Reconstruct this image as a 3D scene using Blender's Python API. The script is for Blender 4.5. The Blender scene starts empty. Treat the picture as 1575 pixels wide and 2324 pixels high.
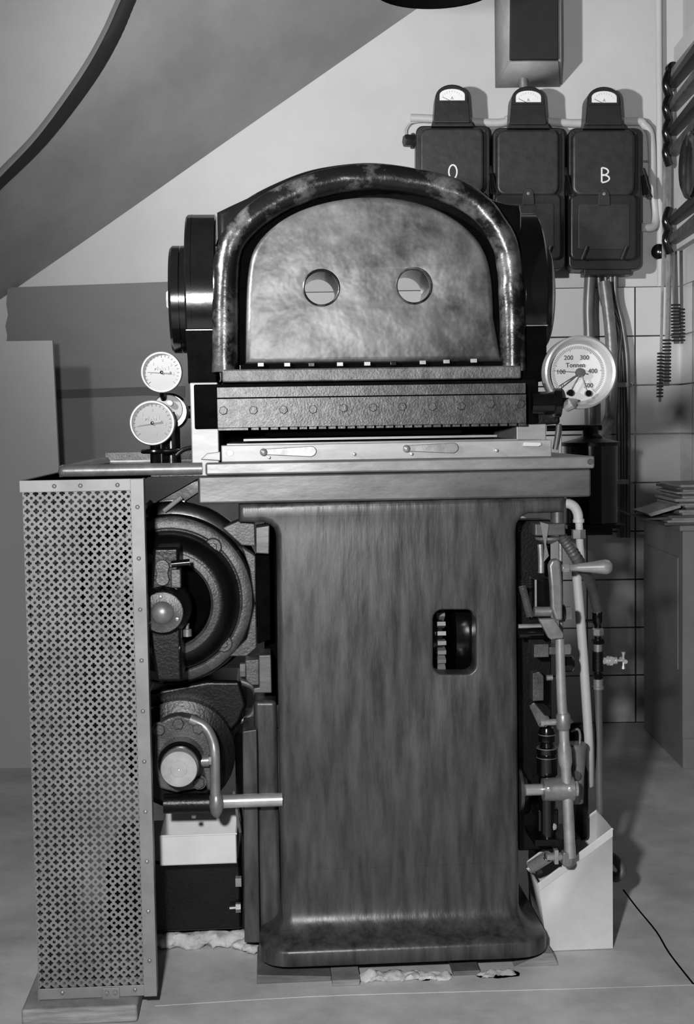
import bpy, bmesh, math, random
from mathutils import Vector, Matrix, noise
from mathutils.geometry import tessellate_polygon
random.seed(7)
PI = math.pi
scn = bpy.context.scene
C = scn.collection

# ------------------------------------------------------------------ camera, light, exposure
F = 3000.0                       # focal length in pixels of the 1575 x 2324 frame
CAM = Vector((0.0, -3.0, 1.26))
PITCH = math.radians(3.8); ROLL = math.radians(0.92)
fwd = Vector((0, math.cos(PITCH), -math.sin(PITCH)))
up0 = Vector((0, math.sin(PITCH), math.cos(PITCH)))
x0v = Vector((1, 0, 0))
rgt = x0v * math.cos(ROLL) - up0 * math.sin(ROLL)
upv = up0 * math.cos(ROLL) + x0v * math.sin(ROLL)
cd = bpy.data.cameras.new('camera'); cam = bpy.data.objects.new('camera', cd); C.objects.link(cam)
cd.sensor_fit = 'VERTICAL'; cd.sensor_height = 24.0; cd.lens = 24.0 * F / 2324.0
cd.clip_start = 0.05; cd.clip_end = 50
m3 = Matrix((rgt, upv, -fwd)).transposed()
cam.matrix_world = Matrix.Translation(CAM) @ m3.to_4x4()
scn.camera = cam
scn.view_settings.view_transform = 'Standard'; scn.view_settings.look = 'None'
scn.view_settings.gamma = 1.0; scn.view_settings.use_curve_mapping = False
scn.view_settings.exposure = 0.0

def lamp(name, loc, power, size, aim):
    ld = bpy.data.lights.new(name, 'AREA'); ld.shape = 'DISK'; ld.size = size; ld.energy = power
    o = bpy.data.objects.new(name, ld); C.objects.link(o); o.location = loc
    o.rotation_euler = (Vector(aim) - Vector(loc)).to_track_quat('-Z', 'Y').to_euler()
    return o
lamp('photo_lamp_front', (-0.27, -2.62, 1.40), 78, 0.10, (0.1, 1.5, 1.1))
sl = bpy.data.lights.new('photo_lamp_side', 'SPOT'); sl.energy = 500; sl.shadow_soft_size = 0.06; sl.spot_size = math.radians(94); sl.spot_blend = 1.0
so = bpy.data.objects.new('photo_lamp_side', sl); C.objects.link(so); so.location = (-1.2, -0.9, 1.95)
so.rotation_euler = (Vector((1.25, 2.4, 2.75)) - so.location).to_track_quat('-Z', 'Y').to_euler()
w = bpy.data.worlds.new('world'); scn.world = w; w.use_nodes = True
w.node_tree.nodes['Background'].inputs[0].default_value = (1, 1, 1, 1)
w.node_tree.nodes['Background'].inputs[1].default_value = 0.032

# ------------------------------------------------------------------ frames and pixel rays (photo measurements -> places)
YAW = math.atan(0.06)
def frame(yaw): return Matrix.Rotation(yaw, 4, 'Z')
MF = frame(YAW); WF = Matrix.Identity(4)
class Fr:
    def __init__(s, M): s.M = M; s.I = M.inverted(); s.c = s.I @ CAM
    def __call__(s, px, py, y):
        d = fwd + rgt * ((px - 787.5) / F) + upv * ((1162 - py) / F)
        d = s.I.to_3x3() @ d
        t = (y - s.c.y) / d.y
        return s.c + d * t
L = Fr(MF)       # press frame: x along the table, y away from the viewer, z up
W = Fr(WF)       # room frame

# ------------------------------------------------------------------ materials
def mat(name, col, rough=0.5, metal=0.0, var=0.0, scale=8.0, stretch=(1, 1, 1), bump=0.0, bscale=60.0, spec=0.5, col2=None, dist=0.002, coat=0.0, rvar=0.0, detail=6.0, pos=(0.35, 0.65)):
    m = bpy.data.materials.new(name); m.use_nodes = True
    nt = m.node_tree; N = nt.nodes; K = nt.links; b = N['Principled BSDF']
    b.inputs['Roughness'].default_value = rough; b.inputs['Metallic'].default_value = metal
    b.inputs['Specular IOR Level'].default_value = spec
    b.inputs['Coat Weight'].default_value = coat; b.inputs['Coat Roughness'].default_value = 0.15
    tc = N.new('ShaderNodeTexCoord'); mp = N.new('ShaderNodeMapping'); mp.inputs['Scale'].default_value = stretch
    K.new(tc.outputs['Object'], mp.inputs['Vector'])
    c2 = col2 if col2 is not None else max(0.0, col * (1 - var))
    if var > 0 or col2 is not None:
        n = N.new('ShaderNodeTexNoise'); n.inputs['Scale'].default_value = scale; n.inputs['Detail'].default_value = detail
        n.inputs['Roughness'].default_value = 0.65
        K.new(mp.outputs[0], n.inputs['Vector'])
        r = N.new('ShaderNodeValToRGB'); r.color_ramp.elements[0].position = pos[0]; r.color_ramp.elements[1].position = pos[1]
        r.color_ramp.elements[0].color = (c2, c2, c2, 1); r.color_ramp.elements[1].color = (col, col, col, 1)
        K.new(n.outputs['Fac'], r.inputs[0]); K.new(r.outputs[0], b.inputs['Base Color'])
        if rvar:
            mr = N.new('ShaderNodeMapRange'); mr.inputs['To Min'].default_value = rough - rvar; mr.inputs['To Max'].default_value = rough + rvar
            K.new(n.outputs['Fac'], mr.inputs[0]); K.new(mr.outputs[0], b.inputs['Roughness'])
    else:
        b.inputs['Base Color'].default_value = (col, col, col, 1)
    if bump > 0:
        n2 = N.new('ShaderNodeTexNoise'); n2.inputs['Scale'].default_value = bscale; n2.inputs['Detail'].default_value = 4
        K.new(mp.outputs[0], n2.inputs['Vector'])
        bp = N.new('ShaderNodeBump'); bp.inputs['Strength'].default_value = bump; bp.inputs['Distance'].default_value = dist
        K.new(n2.outputs['Fac'], bp.inputs['Height']); K.new(bp.outputs[0], b.inputs['Normal'])
    return m
M = {}
M['black'] = mat('black_gloss_paint', 0.004, 0.17, var=0.4, scale=14, bump=0.25, bscale=25, coat=0.3)
M['black_rough'] = mat('black_cast_paint', 0.005, 0.34, var=0.5, scale=20, bump=0.45, bscale=160, dist=0.0015, spec=0.3)
M['black_satin'] = mat('black_satin_machined', 0.004, 0.7, var=0.4, scale=30, spec=0.0)
M['black_flat'] = mat('black_matt', 0.003, 0.8, var=0.3, spec=0.0)
M['cast'] = mat('worn_cast_front', 0.086, 0.38, metal=0.15, col2=0.017, scale=9, stretch=(3.5, 3.5, 0.6), bump=0.35, bscale=14, dist=0.004, rvar=0.12, detail=10, pos=(0.3, 0.72))
M['plate'] = mat('worn_head_plate', 0.125, 0.42, metal=0.3, col2=0.024, scale=4.5, bump=0.7, bscale=7, dist=0.014, rvar=0.08, detail=8, pos=(0.40, 0.64))
M['grain'] = mat('grained_black_bar', 0.075, 0.36, metal=0.3, col2=0.025, scale=60, stretch=(1, 1, 1), bump=0.45, bscale=230, dist=0.0012, pos=(0.42, 0.75))
M['worn_edge'] = mat('worn_painted_rim', 0.10, 0.28, metal=0.3, col2=0.005, scale=9, bump=0.5, bscale=60, dist=0.002, pos=(0.5, 0.66))
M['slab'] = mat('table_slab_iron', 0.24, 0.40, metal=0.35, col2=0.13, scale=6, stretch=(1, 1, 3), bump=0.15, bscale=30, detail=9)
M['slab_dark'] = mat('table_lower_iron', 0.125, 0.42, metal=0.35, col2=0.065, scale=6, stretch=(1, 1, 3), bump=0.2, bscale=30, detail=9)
M['steel'] = mat('machined_steel', 0.60, 0.28, metal=0.6, var=0.35, scale=15, bump=0.05, bscale=80)
M['steel_light'] = mat('bright_planed_steel', 0.30, 0.45, metal=0.25, var=0.25, scale=9, stretch=(1, 1, 4))
M['dullsteel'] = mat('dull_steel', 0.27, 0.40, metal=0.45, var=0.4, scale=20, bump=0.2, bscale=60)
M['castgrey'] = mat('rough_grey_casting', 0.095, 0.42, metal=0.25, var=0.6, scale=30, bump=0.6, bscale=200, dist=0.0015)
M['brass'] = mat('bright_brass', 0.62, 0.28, metal=0.5, var=0.2)
M['guard'] = mat('perforated_sheet_paint', 0.21, 0.55, metal=0.2, var=0.35, scale=7, bump=0.1)
M['guardframe'] = mat('guard_frame_paint', 0.24, 0.5, metal=0.2, var=0.25, scale=12)
M['galv'] = mat('galvanised_sheet', 0.62, 0.6, metal=0.0, var=0.18, scale=6, bump=0.2, bscale=12)
M['wood'] = mat('raw_wood', 0.30, 0.7, var=0.5, scale=8, stretch=(1, 1, 9), bump=0.5, bscale=20, detail=8)
M['wood_dark'] = mat('oiled_wood', 0.15, 0.6, var=0.5, scale=8, stretch=(1, 1, 9), bump=0.4, bscale=20)
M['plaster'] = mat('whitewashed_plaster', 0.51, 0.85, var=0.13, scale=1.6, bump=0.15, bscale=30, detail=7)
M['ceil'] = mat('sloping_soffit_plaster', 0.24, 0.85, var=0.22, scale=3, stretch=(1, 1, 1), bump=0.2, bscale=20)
M['board'] = mat('grey_board', 0.33, 0.8, var=0.08, scale=2)
M['paper'] = mat('grey_backing_paper', 0.18, 0.85, var=0.10, scale=3, stretch=(1, 1, 3))
M['floor'] = mat('worn_lino_floor', 0.60, 0.65, var=0.40, scale=3.2, stretch=(1, 1, 1), bump=0.25, bscale=40, detail=9)
M['dial'] = mat('white_dial', 0.50, 0.5)
M['dials'] = mat('aged_white_dial', 0.25, 0.6)
M['bezel'] = mat('nickel_bezel', 0.55, 0.3, metal=0.6, var=0.1)
M['bezels'] = mat('aged_steel_bezel', 0.30, 0.4, metal=0.3)
M['ink'] = mat('black_ink', 0.05, 0.6)
M['greyink'] = mat('grey_ink', 0.30, 0.6)
M['white'] = mat('white_chalk_paint', 0.75, 0.7)
M['rag'] = mat('cotton_waste', 0.62, 0.9, var=0.35, scale=30)
M['box'] = mat('switch_box_enamel', 0.018, 0.38, var=0.4, scale=18, bump=0.35, bscale=35, dist=0.002)
M['boxlid'] = mat('switch_box_lid_enamel', 0.028, 0.40, var=0.4, scale=18, bump=0.35, bscale=35, dist=0.002)
M['pipe'] = mat('painted_conduit', 0.48, 0.5, var=0.15)
M['pipedark'] = mat('grey_conduit', 0.16, 0.4, metal=0.3, var=0.3)
M['hose'] = mat('wrapped_hose', 0.09, 0.5, var=0.4, scale=30)
M['cab'] = mat('grey_cabinet_paint', 0.26, 0.6, var=0.2, scale=5)
M['papers'] = mat('paper_sheets', 0.42, 0.8, var=0.45, scale=40, stretch=(.3, .3, 3))
M['papersd'] = mat('brown_paper_sheets', 0.12, 0.8, var=0.3, scale=30)
M['slate'] = mat('switch_panel_slate', 0.05, 0.45, var=0.3)
M['duct'] = mat('black_duct_cover', 0.012, 0.5, var=0.3)
M['ductframe'] = mat('grey_duct_frame', 0.32, 0.6, var=0.3)
def brick_mat(name):
    m = bpy.data.materials.new(name); m.use_nodes = True
    nt = m.node_tree; N = nt.nodes; K = nt.links; b = N['Principled BSDF']
    b.inputs['Roughness'].default_value = 0.22
    tc = N.new('ShaderNodeTexCoord'); mp = N.new('ShaderNodeMapping')
    K.new(tc.outputs['UV'], mp.inputs['Vector'])
    br = N.new('ShaderNodeTexBrick'); br.offset = 0.0; br.squash = 1.0
    br.inputs['Scale'].default_value = 1.0; br.inputs['Brick Width'].default_value = 0.2; br.inputs['Row Height'].default_value = 0.2
    br.inputs['Mortar Size'].default_value = 0.0032; br.inputs['Mortar Smooth'].default_value = 0.1
    br.inputs['Color1'].default_value = (.56, .56, .56, 1); br.inputs['Color2'].default_value = (.48, .48, .48, 1)
    br.inputs['Mortar'].default_value = (.025, .025, .025, 1)
    K.new(mp.outputs[0], br.inputs['Vector']); K.new(br.outputs['Color'], b.inputs['Base Color'])
    bp = N.new('ShaderNodeBump'); bp.inputs['Strength'].default_value = 0.5; bp.inputs['Distance'].default_value = 0.003; bp.invert = True
    K.new(br.outputs['Fac'], bp.inputs['Height'])
    n2 = N.new('ShaderNodeTexNoise'); n2.inputs['Scale'].default_value = 9; K.new(mp.outputs[0], n2.inputs['Vector'])
    bp2 = N.new('ShaderNodeBump'); bp2.inputs['Strength'].default_value = 0.15; bp2.inputs['Distance'].default_value = 0.01
    K.new(n2.outputs['Fac'], bp2.inputs['Height']); K.new(bp.outputs[0], bp2.inputs['Normal']); K.new(bp2.outputs[0], b.inputs['Normal'])
    return m
M['tile'] = brick_mat('white_glazed_tiles')

# ------------------------------------------------------------------ mesh helpers
def V(*a): return Vector(a)
def add_box(bm, a, b):
    x0, y0, z0 = [min(a[i], b[i]) for i in range(3)]; x1, y1, z1 = [max(a[i], b[i]) for i in range(3)]
    v = [bm.verts.new(p) for p in ((x0, y0, z0), (x1, y0, z0), (x1, y1, z0), (x0, y1, z0), (x0, y0, z1), (x1, y0, z1), (x1, y1, z1), (x0, y1, z1))]
    for f in ((0, 3, 2, 1), (4, 5, 6, 7), (0, 1, 5, 4), (1, 2, 6, 5), (2, 3, 7, 6), (3, 0, 4, 7)): bm.faces.new([v[i] for i in f])
def box(a, b):
    bm = bmesh.new(); add_box(bm, a, b); return bm
def bpx(fr, x0, t, x1, bt, y0, y1):
    """axis-aligned box whose front face fills the photo rectangle"""
    xm, ym = (x0 + x1) / 2, (t + bt) / 2
    return box((fr(x0, ym, y0).x, y0, fr(xm, bt, y0).z), (fr(x1, ym, y0).x, y1, fr(xm, t, y0).z))
def add_bpx(bm, fr, x0, t, x1, bt, y0, y1):
    xm, ym = (x0 + x1) / 2, (t + bt) / 2
    add_box(bm, (fr(x0, ym, y0).x, y0, fr(xm, bt, y0).z), (fr(x1, ym, y0).x, y1, fr(xm, t, y0).z))
def add_prism(bm, pts, y0, y1, holes=()):
    """pts: list of (x,z) outline; extruded y0 -> y1; holes: list of (x,z) loops"""
    loops = [list(pts)] + [list(h) for h in holes]
    tri = tessellate_polygon([[Vector((p[0], p[1], 0)) for p in lp] for lp in loops])
    flat = [p for lp in loops for p in lp]
    fv = [bm.verts.new((p[0], y0, p[1])) for p in flat]; bv = [bm.verts.new((p[0], y1, p[1])) for p in flat]
    if not holes:
        bm.faces.new(fv); bm.faces.new(list(reversed(bv)))
    else:
        for t in tri:
            try: bm.faces.new([fv[i] for i in t]); bm.faces.new([bv[i] for i in reversed(t)])
            except ValueError: pass
    o = 0
    for lp in loops:
        n = len(lp)
        for i in range(n):
            a, b = o + i, o + (i + 1) % n
            bm.faces.new((fv[a], fv[b], bv[b], bv[a]))
        o += n
    bmesh.ops.recalc_face_normals(bm, faces=bm.faces)
def prism(pts, y0, y1, holes=()):
    bm = bmesh.new(); add_prism(bm, pts, y0, y1, holes); return bm
def offs(pts, d):
    n = len(pts); ar = sum(pts[i][0] * pts[(i + 1) % n][1] - pts[(i + 1) % n][0] * pts[i][1] for i in range(n)); sg = 1 if ar > 0 else -1
    out = []
    for i in range(n):
        a, b, c = Vector(pts[i - 1]), Vector(pts[i]), Vector(pts[(i + 1) % n])
        e1 = (b - a).normalized(); e2 = (c - b).normalized(); n1 = Vector((-e1.y, e1.x)) * sg; n2 = Vector((-e2.y, e2.x)) * sg
        m_ = (n1 + n2); m_ = m_.normalized() if m_.length > 1e-6 else n1; k = d / max(m_.dot(n1), 0.5); out.append((b.x + m_.x * k, b.y + m_.y * k))
    return out
def plate_with_holes(pts, y0, y1, holes, bev, hbev):
    """plate with rounded front edges and round-edged openings"""
    bm = bmesh.new(); K_ = 5; fl = []
    caps = []
    for j, lp in enumerate([list(pts)] + [list(h) for h in holes]):
        b_ = bev if j == 0 else hbev; sg = 1 if j == 0 else -1
        rings = [[bm.verts.new((p[0], y1, p[1])) for p in lp]]
        for k in range(K_ + 1):
            a = PI / 2 * k / K_; q = offs(lp, sg * b_ * (1 - math.cos(a))); rings.append([bm.verts.new((p[0], y0 + b_ * (1 - math.sin(a)), p[1])) for p in q])
        caps.append((rings[0], rings[-1])); n = len(lp)
        for A, B in zip(rings, rings[1:]):
            for i in range(n): bm.faces.new((A[i], A[(i + 1) % n], B[(i + 1) % n], B[i]))
    for w_ in (0, 1):
        loops = [c[w_] for c in caps]; flat_ = [v for l in loops for v in l]
        for t in tessellate_polygon([[Vector((v.co.x, v.co.z, 0)) for v in l] for l in loops]):
            try: f_ = bm.faces.new([flat_[i] for i in t]); f_.material_index = 0; f_.tag = True; f_.select = True
            except ValueError: pass
    bmesh.ops.recalc_face_normals(bm, faces=bm.faces)
    return bm
def ol(fr, pts, y):     # outline measured on the photo at depth y
    r = [fr(p[0], p[1], y) for p in pts]; return [(v.x, v.z) for v in r]
def smooth_pts(pts, n=6, closed=False):
    P = [Vector(p) for p in pts]; out = []; N_ = len(P)
    rng = N_ if closed else N_ - 1
    for i in range(rng):
        if closed: a, b, c, d = P[i - 1], P[i], P[(i + 1) % N_], P[(i + 2) % N_]
        else: a, b, c, d = P[max(i - 1, 0)], P[i], P[i + 1], P[min(i + 2, N_ - 1)]
        for k in range(n):
            t = k / n
            out.append(0.5 * ((2 * b) + (c - a) * t + (2 * a - 5 * b + 4 * c - d) * t * t + (3 * b - a - 3 * c + d) * t ** 3))
    if not closed: out.append(P[-1])
    return out
def basis(ax):
    ax = ax.normalized(); h = Vector((0, 0, 1)) if abs(ax.z) < 0.9 else Vector((1, 0, 0))
    u = ax.cross(h).normalized(); return u, ax.cross(u).normalized()
def add_tube(bm, pts, r, seg=14, cap=True, radii=None, closed=False):
    P = [Vector(p) for p in pts]; n = len(P); rings = []
    T = [(P[(i + 1) % n] - P[i - 1]) if closed else (P[min(i + 1, n - 1)] - P[max(i - 1, 0)]) for i in range(n)]
    u, v = basis(T[0])
    for i in range(n):
        t = T[i].normalized(); u = (u - t * u.dot(t)).normalized(); v = t.cross(u)
        rr = radii[i] if radii else r
        rings.append([bm.verts.new(P[i] + (u * math.cos(a) + v * math.sin(a)) * rr) for a in [2 * PI * k / seg for k in range(seg)]])
    for i in range(n if closed else n - 1):
        A, B = rings[i], rings[(i + 1) % n]
        for k in range(seg): bm.faces.new((A[k], A[(k + 1) % seg], B[(k + 1) % seg], B[k]))
    if cap and not closed:
        bm.faces.new(list(reversed(rings[0]))); bm.faces.new(rings[-1])
    bmesh.ops.recalc_face_normals(bm, faces=bm.faces)
def tube(pts, r, seg=14, cap=True, radii=None, closed=False):
    bm = bmesh.new(); add_tube(bm, pts, r, seg, cap, radii, closed); return bm
def add_lathe(bm, c, ax, prof, seg=40, a0=0.0, cap=True):
    """prof: list of (radius, distance along axis)"""
    c = Vector(c); ax = Vector(ax).normalized(); u, v = basis(ax); rings = []
    for r, t in prof:
        if r < 1e-6: rings.append([bm.verts.new(c + ax * t)])
        else: rings.append([bm.verts.new(c + ax * t + (u * math.cos(a) + v * math.sin(a)) * r) for a in [a0 + 2 * PI * k / seg for k in range(seg)]])
    for A, B in zip(rings, rings[1:]):
        for k in range(seg):
            k2 = (k + 1) % seg
            if len(A) == 1 and len(B) == 1: continue
            if len(A) == 1: bm.faces.new((A[0], B[k2], B[k]))
            elif len(B) == 1: bm.faces.new((A[k], A[k2], B[0]))
            else: bm.faces.new((A[k], A[k2], B[k2], B[k]))
    for R in (rings[0], rings[-1]):
        if len(R) > 1 and cap: bm.faces.new(R)
    bmesh.ops.recalc_face_normals(bm, faces=bm.faces)
def lathe(c, ax, prof, seg=40, a0=0.0, cap=True):
    bm = bmesh.new(); add_lathe(bm, c, ax, prof, seg, a0, cap); return bm
def add_hex(bm, c, ax, r, h):
    add_lathe(bm, c, ax, [(r, 0), (r, h * 0.85), (r * 0.86, h)], 6, a0=random.random())
def hexbolt(c, ax, r, h):
    bm = bmesh.new()
    add_lathe(bm, c, ax, [(r * 1.25, 0), (r * 1.25, h * 0.15)], 20)
    add_hex(bm, Vector(c) + Vector(ax).normalized() * h * 0.15, ax, r, h * 0.85); return bm
def add_ball(bm, c, r, sub=2, sc=(1, 1, 1)):
    g = bmesh.ops.create_icosphere(bm, subdivisions=sub, radius=r)
    for v in g['verts']: v.co = Vector((v.co.x * sc[0], v.co.y * sc[1], v.co.z * sc[2])) + Vector(c)
def ball(c, r, sub=3, sc=(1, 1, 1)):
    bm = bmesh.new(); add_ball(bm, c, r, sub, sc); return bm
def rrect(x0, x1, z0, z1, r, n=5):
    pts = []
    for cx, cz, a in ((x1 - r, z1 - r, 0), (x0 + r, z1 - r, PI / 2), (x0 + r, z0 + r, PI), (x1 - r, z0 + r, 1.5 * PI)):
        for k in range(n + 1):
            t = a + (PI / 2) * k / n; pts.append((cx + r * math.cos(t), cz + r * math.sin(t)))
    return pts
def circ(cx, cz, r, n=40): return [(cx + r * math.cos(2 * PI * k / n), cz + r * math.sin(2 * PI * k / n)) for k in range(n)]
def add_loft(bm, secs, n=6):
    """secs: (z, x0, x1, y0, y1, r) rounded rectangles in plan, bottom to top"""
    rings = [[bm.verts.new((p[0], p[1], s[0])) for p in rrect(s[1], s[2], s[3], s[4], s[5], n)] for s in secs]
    for A, B in zip(rings, rings[1:]):
        k_ = len(A)
        for k in range(k_): bm.faces.new((A[k], A[(k + 1) % k_], B[(k + 1) % k_], B[k]))
    bm.faces.new(rings[0]); bm.faces.new(rings[-1]); bmesh.ops.recalc_face_normals(bm, faces=bm.faces)
def add_text(bm, s, size, c, ext=0.0006, rotdir=0.0, bold=0.0):
    """text facing -y, centred at c"""
    cu = bpy.data.curves.new('t', 'FONT'); cu.body = s; cu.size = size; cu.extrude = ext; cu.align_x = 'CENTER'; cu.align_y = 'CENTER'; cu.offset = bold
    cu.resolution_u = 3
    o = bpy.data.objects.new('t', cu); C.objects.link(o)
    dg = bpy.context.evaluated_depsgraph_get(); me = bpy.data.meshes.new_from_object(o.evaluated_get(dg))
    me.transform(Matrix.Translation(Vector(c)) @ Matrix.Rotation(-rotdir, 4, 'Y') @ Matrix.Rotation(PI / 2, 4, 'X'))
    bm.from_mesh(me); bpy.data.objects.remove(o); bpy.data.curves.remove(cu); bpy.data.meshes.remove(me)

def link_mesh(name, bm, m, base=Vector((0, 0, 0)), bevel=0.0, seg=3, ang=35, flatcap=False):
    me = bpy.data.meshes.new(name)
    bmesh.ops.translate(bm, verts=bm.verts, vec=-Vector(base))
    bm.to_mesh(me); bm.free(); me.materials.append(M[m] if isinstance(m, str) else m)
    for p in me.polygons: p.use_smooth = not (flatcap and abs(p.normal.y) > 0.9995)
    o = bpy.data.objects.new(name, me); C.objects.link(o)
    if bevel > 0:
        b = o.modifiers.new('bevel', 'BEVEL'); b.width = bevel; b.segments = seg; b.limit_method = 'ANGLE'; b.angle_limit = math.radians(38); b.harden_normals = True
        b.use_clamp_overlap = True
    else: me.set_sharp_from_angle(angle=math.radians(ang))
    return o
class Thing:
    """an Empty at the thing's base that parents its parts; meshes are given in frame coordinates"""
    def __init__(s, name, label, cat, base, fr=L, group=None):
        s.base = Vector(base); s.fr = fr
        s.o = bpy.data.objects.new(name, None); C.objects.link(s.o); s.o.empty_display_size = 0.05
        s.o.matrix_world = fr.M @ Matrix.Translation(s.base)
        s.o['label'] = label; s.o['category'] = cat
        if group: s.o['group'] = group
    def part(s, name, bm, m, parent=None, bevel=0.0, label=None, **k):
        o = link_mesh(name, bm, m, s.base, bevel, **k); o.parent = parent or s.o
        if label: o['label'] = label
        return o
def single(name, bm, m, label, cat, base, fr=L, group=None, bevel=0.0, **k):
    o = link_mesh(name, bm, m, base, bevel, **k); o.matrix_world = fr.M @ Matrix.Translation(Vector(base))
    o['label'] = label; o['category'] = cat
    if group: o['group'] = group
    return o
def struct(name, bm, m, bevel=0.0, **k):
    o = link_mesh(name, bm, m, (0, 0, 0), bevel, **k); o['kind'] = 'structure'; return o
def blob(pts_r, seed=0, amp=0.3, sub=3):
    bm = bmesh.new()
    for c, r in pts_r: add_ball(bm, c, r, sub)
    for v in bm.verts:
        n_ = noise.noise_vector(v.co * 60 + Vector((seed, 0, 0))); v.co += n_ * amp * 0.02
    return bm

# ================================================================== THE SETTING
YW = 2.45                                   # back wall
XR = W(1549, 900, YW).x                     # right wall
TILE_TOP = W(1400, 652, YW).z
XL = -2.6
bm = box((XL - .1, -4.2, -0.1), (XR + 0.1, YW + 0.1, 0)); struct('floor', bm, 'floor')
# seams between the floor sheets
bm = bmesh.new()
for a, b in (((1395, 2125, 0), (1445, 2010, 0)),): pass
def floor_pt(px, py):
    d = fwd + rgt * ((px - 787.5) / F) + upv * ((1162 - py) / F); t = -CAM.z / d.z; return CAM + d * t
seam = [floor_pt(*p) for p in ((1415, 2020), (1445, 2060), (1490, 2115), (1520, 2165), (1575, 2235))]
add_tube(bm, [p + V(0, 0, -0.0006) for p in smooth_pts(seam, 4)], 0.0026, 6)
struct('trim_1', bm, 'black_flat')
bm = bmesh.new()
seam = [floor_pt(*p) for p in ((352, 2283), (700, 2262), (1000, 2252), (1300, 2244), (1575, 2235))]
add_tube(bm, [p + V(0, 0, -0.001) for p in smooth_pts(seam, 4)], 0.0022, 6)
struct('trim_2', bm, 'floor')
# walls
struct('wall_back', box((XL, YW, 0), (XR + .1, YW + .1, 3.6)), 'plaster')
def uvbox(bm, ox, oz, axis='x'):
    uv = bm.loops.layers.uv.new('UVMap')
    for f in bm.faces:
        for l in f.loops:
            c = l.vert.co; l[uv].uv = ((c.x if axis == 'x' else c.y) - ox, c.z - oz)
xj = W(1440, 900, YW).x
bm = box((-0.35, YW - 0.012, 0), (XR, YW, TILE_TOP)); uvbox(bm, xj - 20 * 0.2, TILE_TOP - 20 * 0.2); struct('trim_3', bm, 'tile', ang=30)
struct('wall_right', box((XR, 0.6, 0), (XR + .1, YW, 3.6)), 'plaster')
bm = box((XR - 0.012, 0.6, 0), (XR, YW - 0.012, TILE_TOP)); uvbox(bm, YW, TILE_TOP - 20 * 0.2, 'y'); struct('trim_4', bm, 'tile')
# sloping soffit: a ruled surface from a line on the back wall to its curved lower lip nearer the room
A_px = [(-60, 722), (60, 638), (250, 506), (500, 330), (750, 156), (1000, -18), (1150, -120)]
B_px = [(-60, 470), (0, 405), (90, 310), (185, 180), (240, 85), (278, 0), (330, -120)]
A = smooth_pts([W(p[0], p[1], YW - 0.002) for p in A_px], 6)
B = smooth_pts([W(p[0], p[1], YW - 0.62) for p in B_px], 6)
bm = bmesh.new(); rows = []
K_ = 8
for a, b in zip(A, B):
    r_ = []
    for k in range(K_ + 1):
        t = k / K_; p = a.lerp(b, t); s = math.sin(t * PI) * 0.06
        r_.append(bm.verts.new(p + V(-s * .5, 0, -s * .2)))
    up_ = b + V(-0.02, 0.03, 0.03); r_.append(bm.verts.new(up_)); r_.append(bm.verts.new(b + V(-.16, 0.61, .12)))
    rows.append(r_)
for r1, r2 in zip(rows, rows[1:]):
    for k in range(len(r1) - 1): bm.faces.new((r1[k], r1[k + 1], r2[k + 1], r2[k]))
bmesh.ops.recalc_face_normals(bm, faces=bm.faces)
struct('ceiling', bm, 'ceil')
# dark rounded strip: soft shade along the soffit's lower lip put in as colour
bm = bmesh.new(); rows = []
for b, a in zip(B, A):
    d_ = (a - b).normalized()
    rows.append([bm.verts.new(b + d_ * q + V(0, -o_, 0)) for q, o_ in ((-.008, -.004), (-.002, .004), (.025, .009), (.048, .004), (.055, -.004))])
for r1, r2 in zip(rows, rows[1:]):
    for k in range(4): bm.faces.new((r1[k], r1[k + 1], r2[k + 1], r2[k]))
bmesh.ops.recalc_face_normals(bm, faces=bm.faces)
struct('soffit_lip_shade', bm, mat('painted_lip_shade', 0.010, .8, var=.3, scale=9), ang=80)

# ================================================================== BACKGROUND THINGS
# grey backing sheet on the wall, and the board standing in front of it
pts = ol(W, [(17, 655), (30, 652), (200, 646), (420, 638), (600, 634), (600, 1660), (-40, 1690), (-40, 800), (14, 790), (16, 760), (12, 740), (18, 715), (14, 690)], YW - 0.03)
single('backing_sheet', prism(pts, YW - 0.03, YW - 0.02), 'paper', 'large grey sheet hung flat on the back wall, ragged at its left edge', 'sheet', W(300, 1600, YW - 0.03), W)
single('edge_strip', prism(ol(W, [(127, 885), (330, 878), (420, 876), (420, 902), (330, 897), (127, 905)], YW - 0.034), YW - 0.034, YW - 0.0302), mat('dark_strip', 0.085, .8, var=.2), 'darker grey strip across the grey sheet, left of the two small gauges', 'strip', W(300, 885, YW - 0.034), W)
yb = 1.86
zb = 0.0
a = W(-80, 776, yb); b = W(119, 776, yb); c = W(135, 1300, yb)
bm = prism([(a.x, 0.0), (b.x + .03, 0.0), (b.x, a.z), (a.x, a.z)], yb, yb + 0.02)
single('grey_board', bm, 'board', 'tall plain grey board standing on the floor at the left edge, before the grey sheet', 'board', (b.x - .2, yb, 0), W)

# round dark shade at the very top
t = Thing('ceiling_lamp_shade', 'dark round lamp shade hanging into the top edge of the photo', 'lamp shade', W(990, -40, 0.6), W)
c = W(988, -28, 0.6); rr = (W(1128, -28, .6).x - W(850, -28, .6).x) / 2
t.part('shade', lathe(c, (0, 0, -1), [(rr * .12, -0.16), (rr * .5, -.1), (rr * .92, -0.02), (rr, 0.0), (rr, 0.006), (rr * .95, 0.006), (rr * .4, -.07)], 48), 'black_flat')
t.part('flex', tube([c + V(0, 0, .15), c + V(0, 0, 1.0)], 0.006, 8), 'black_flat')

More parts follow.
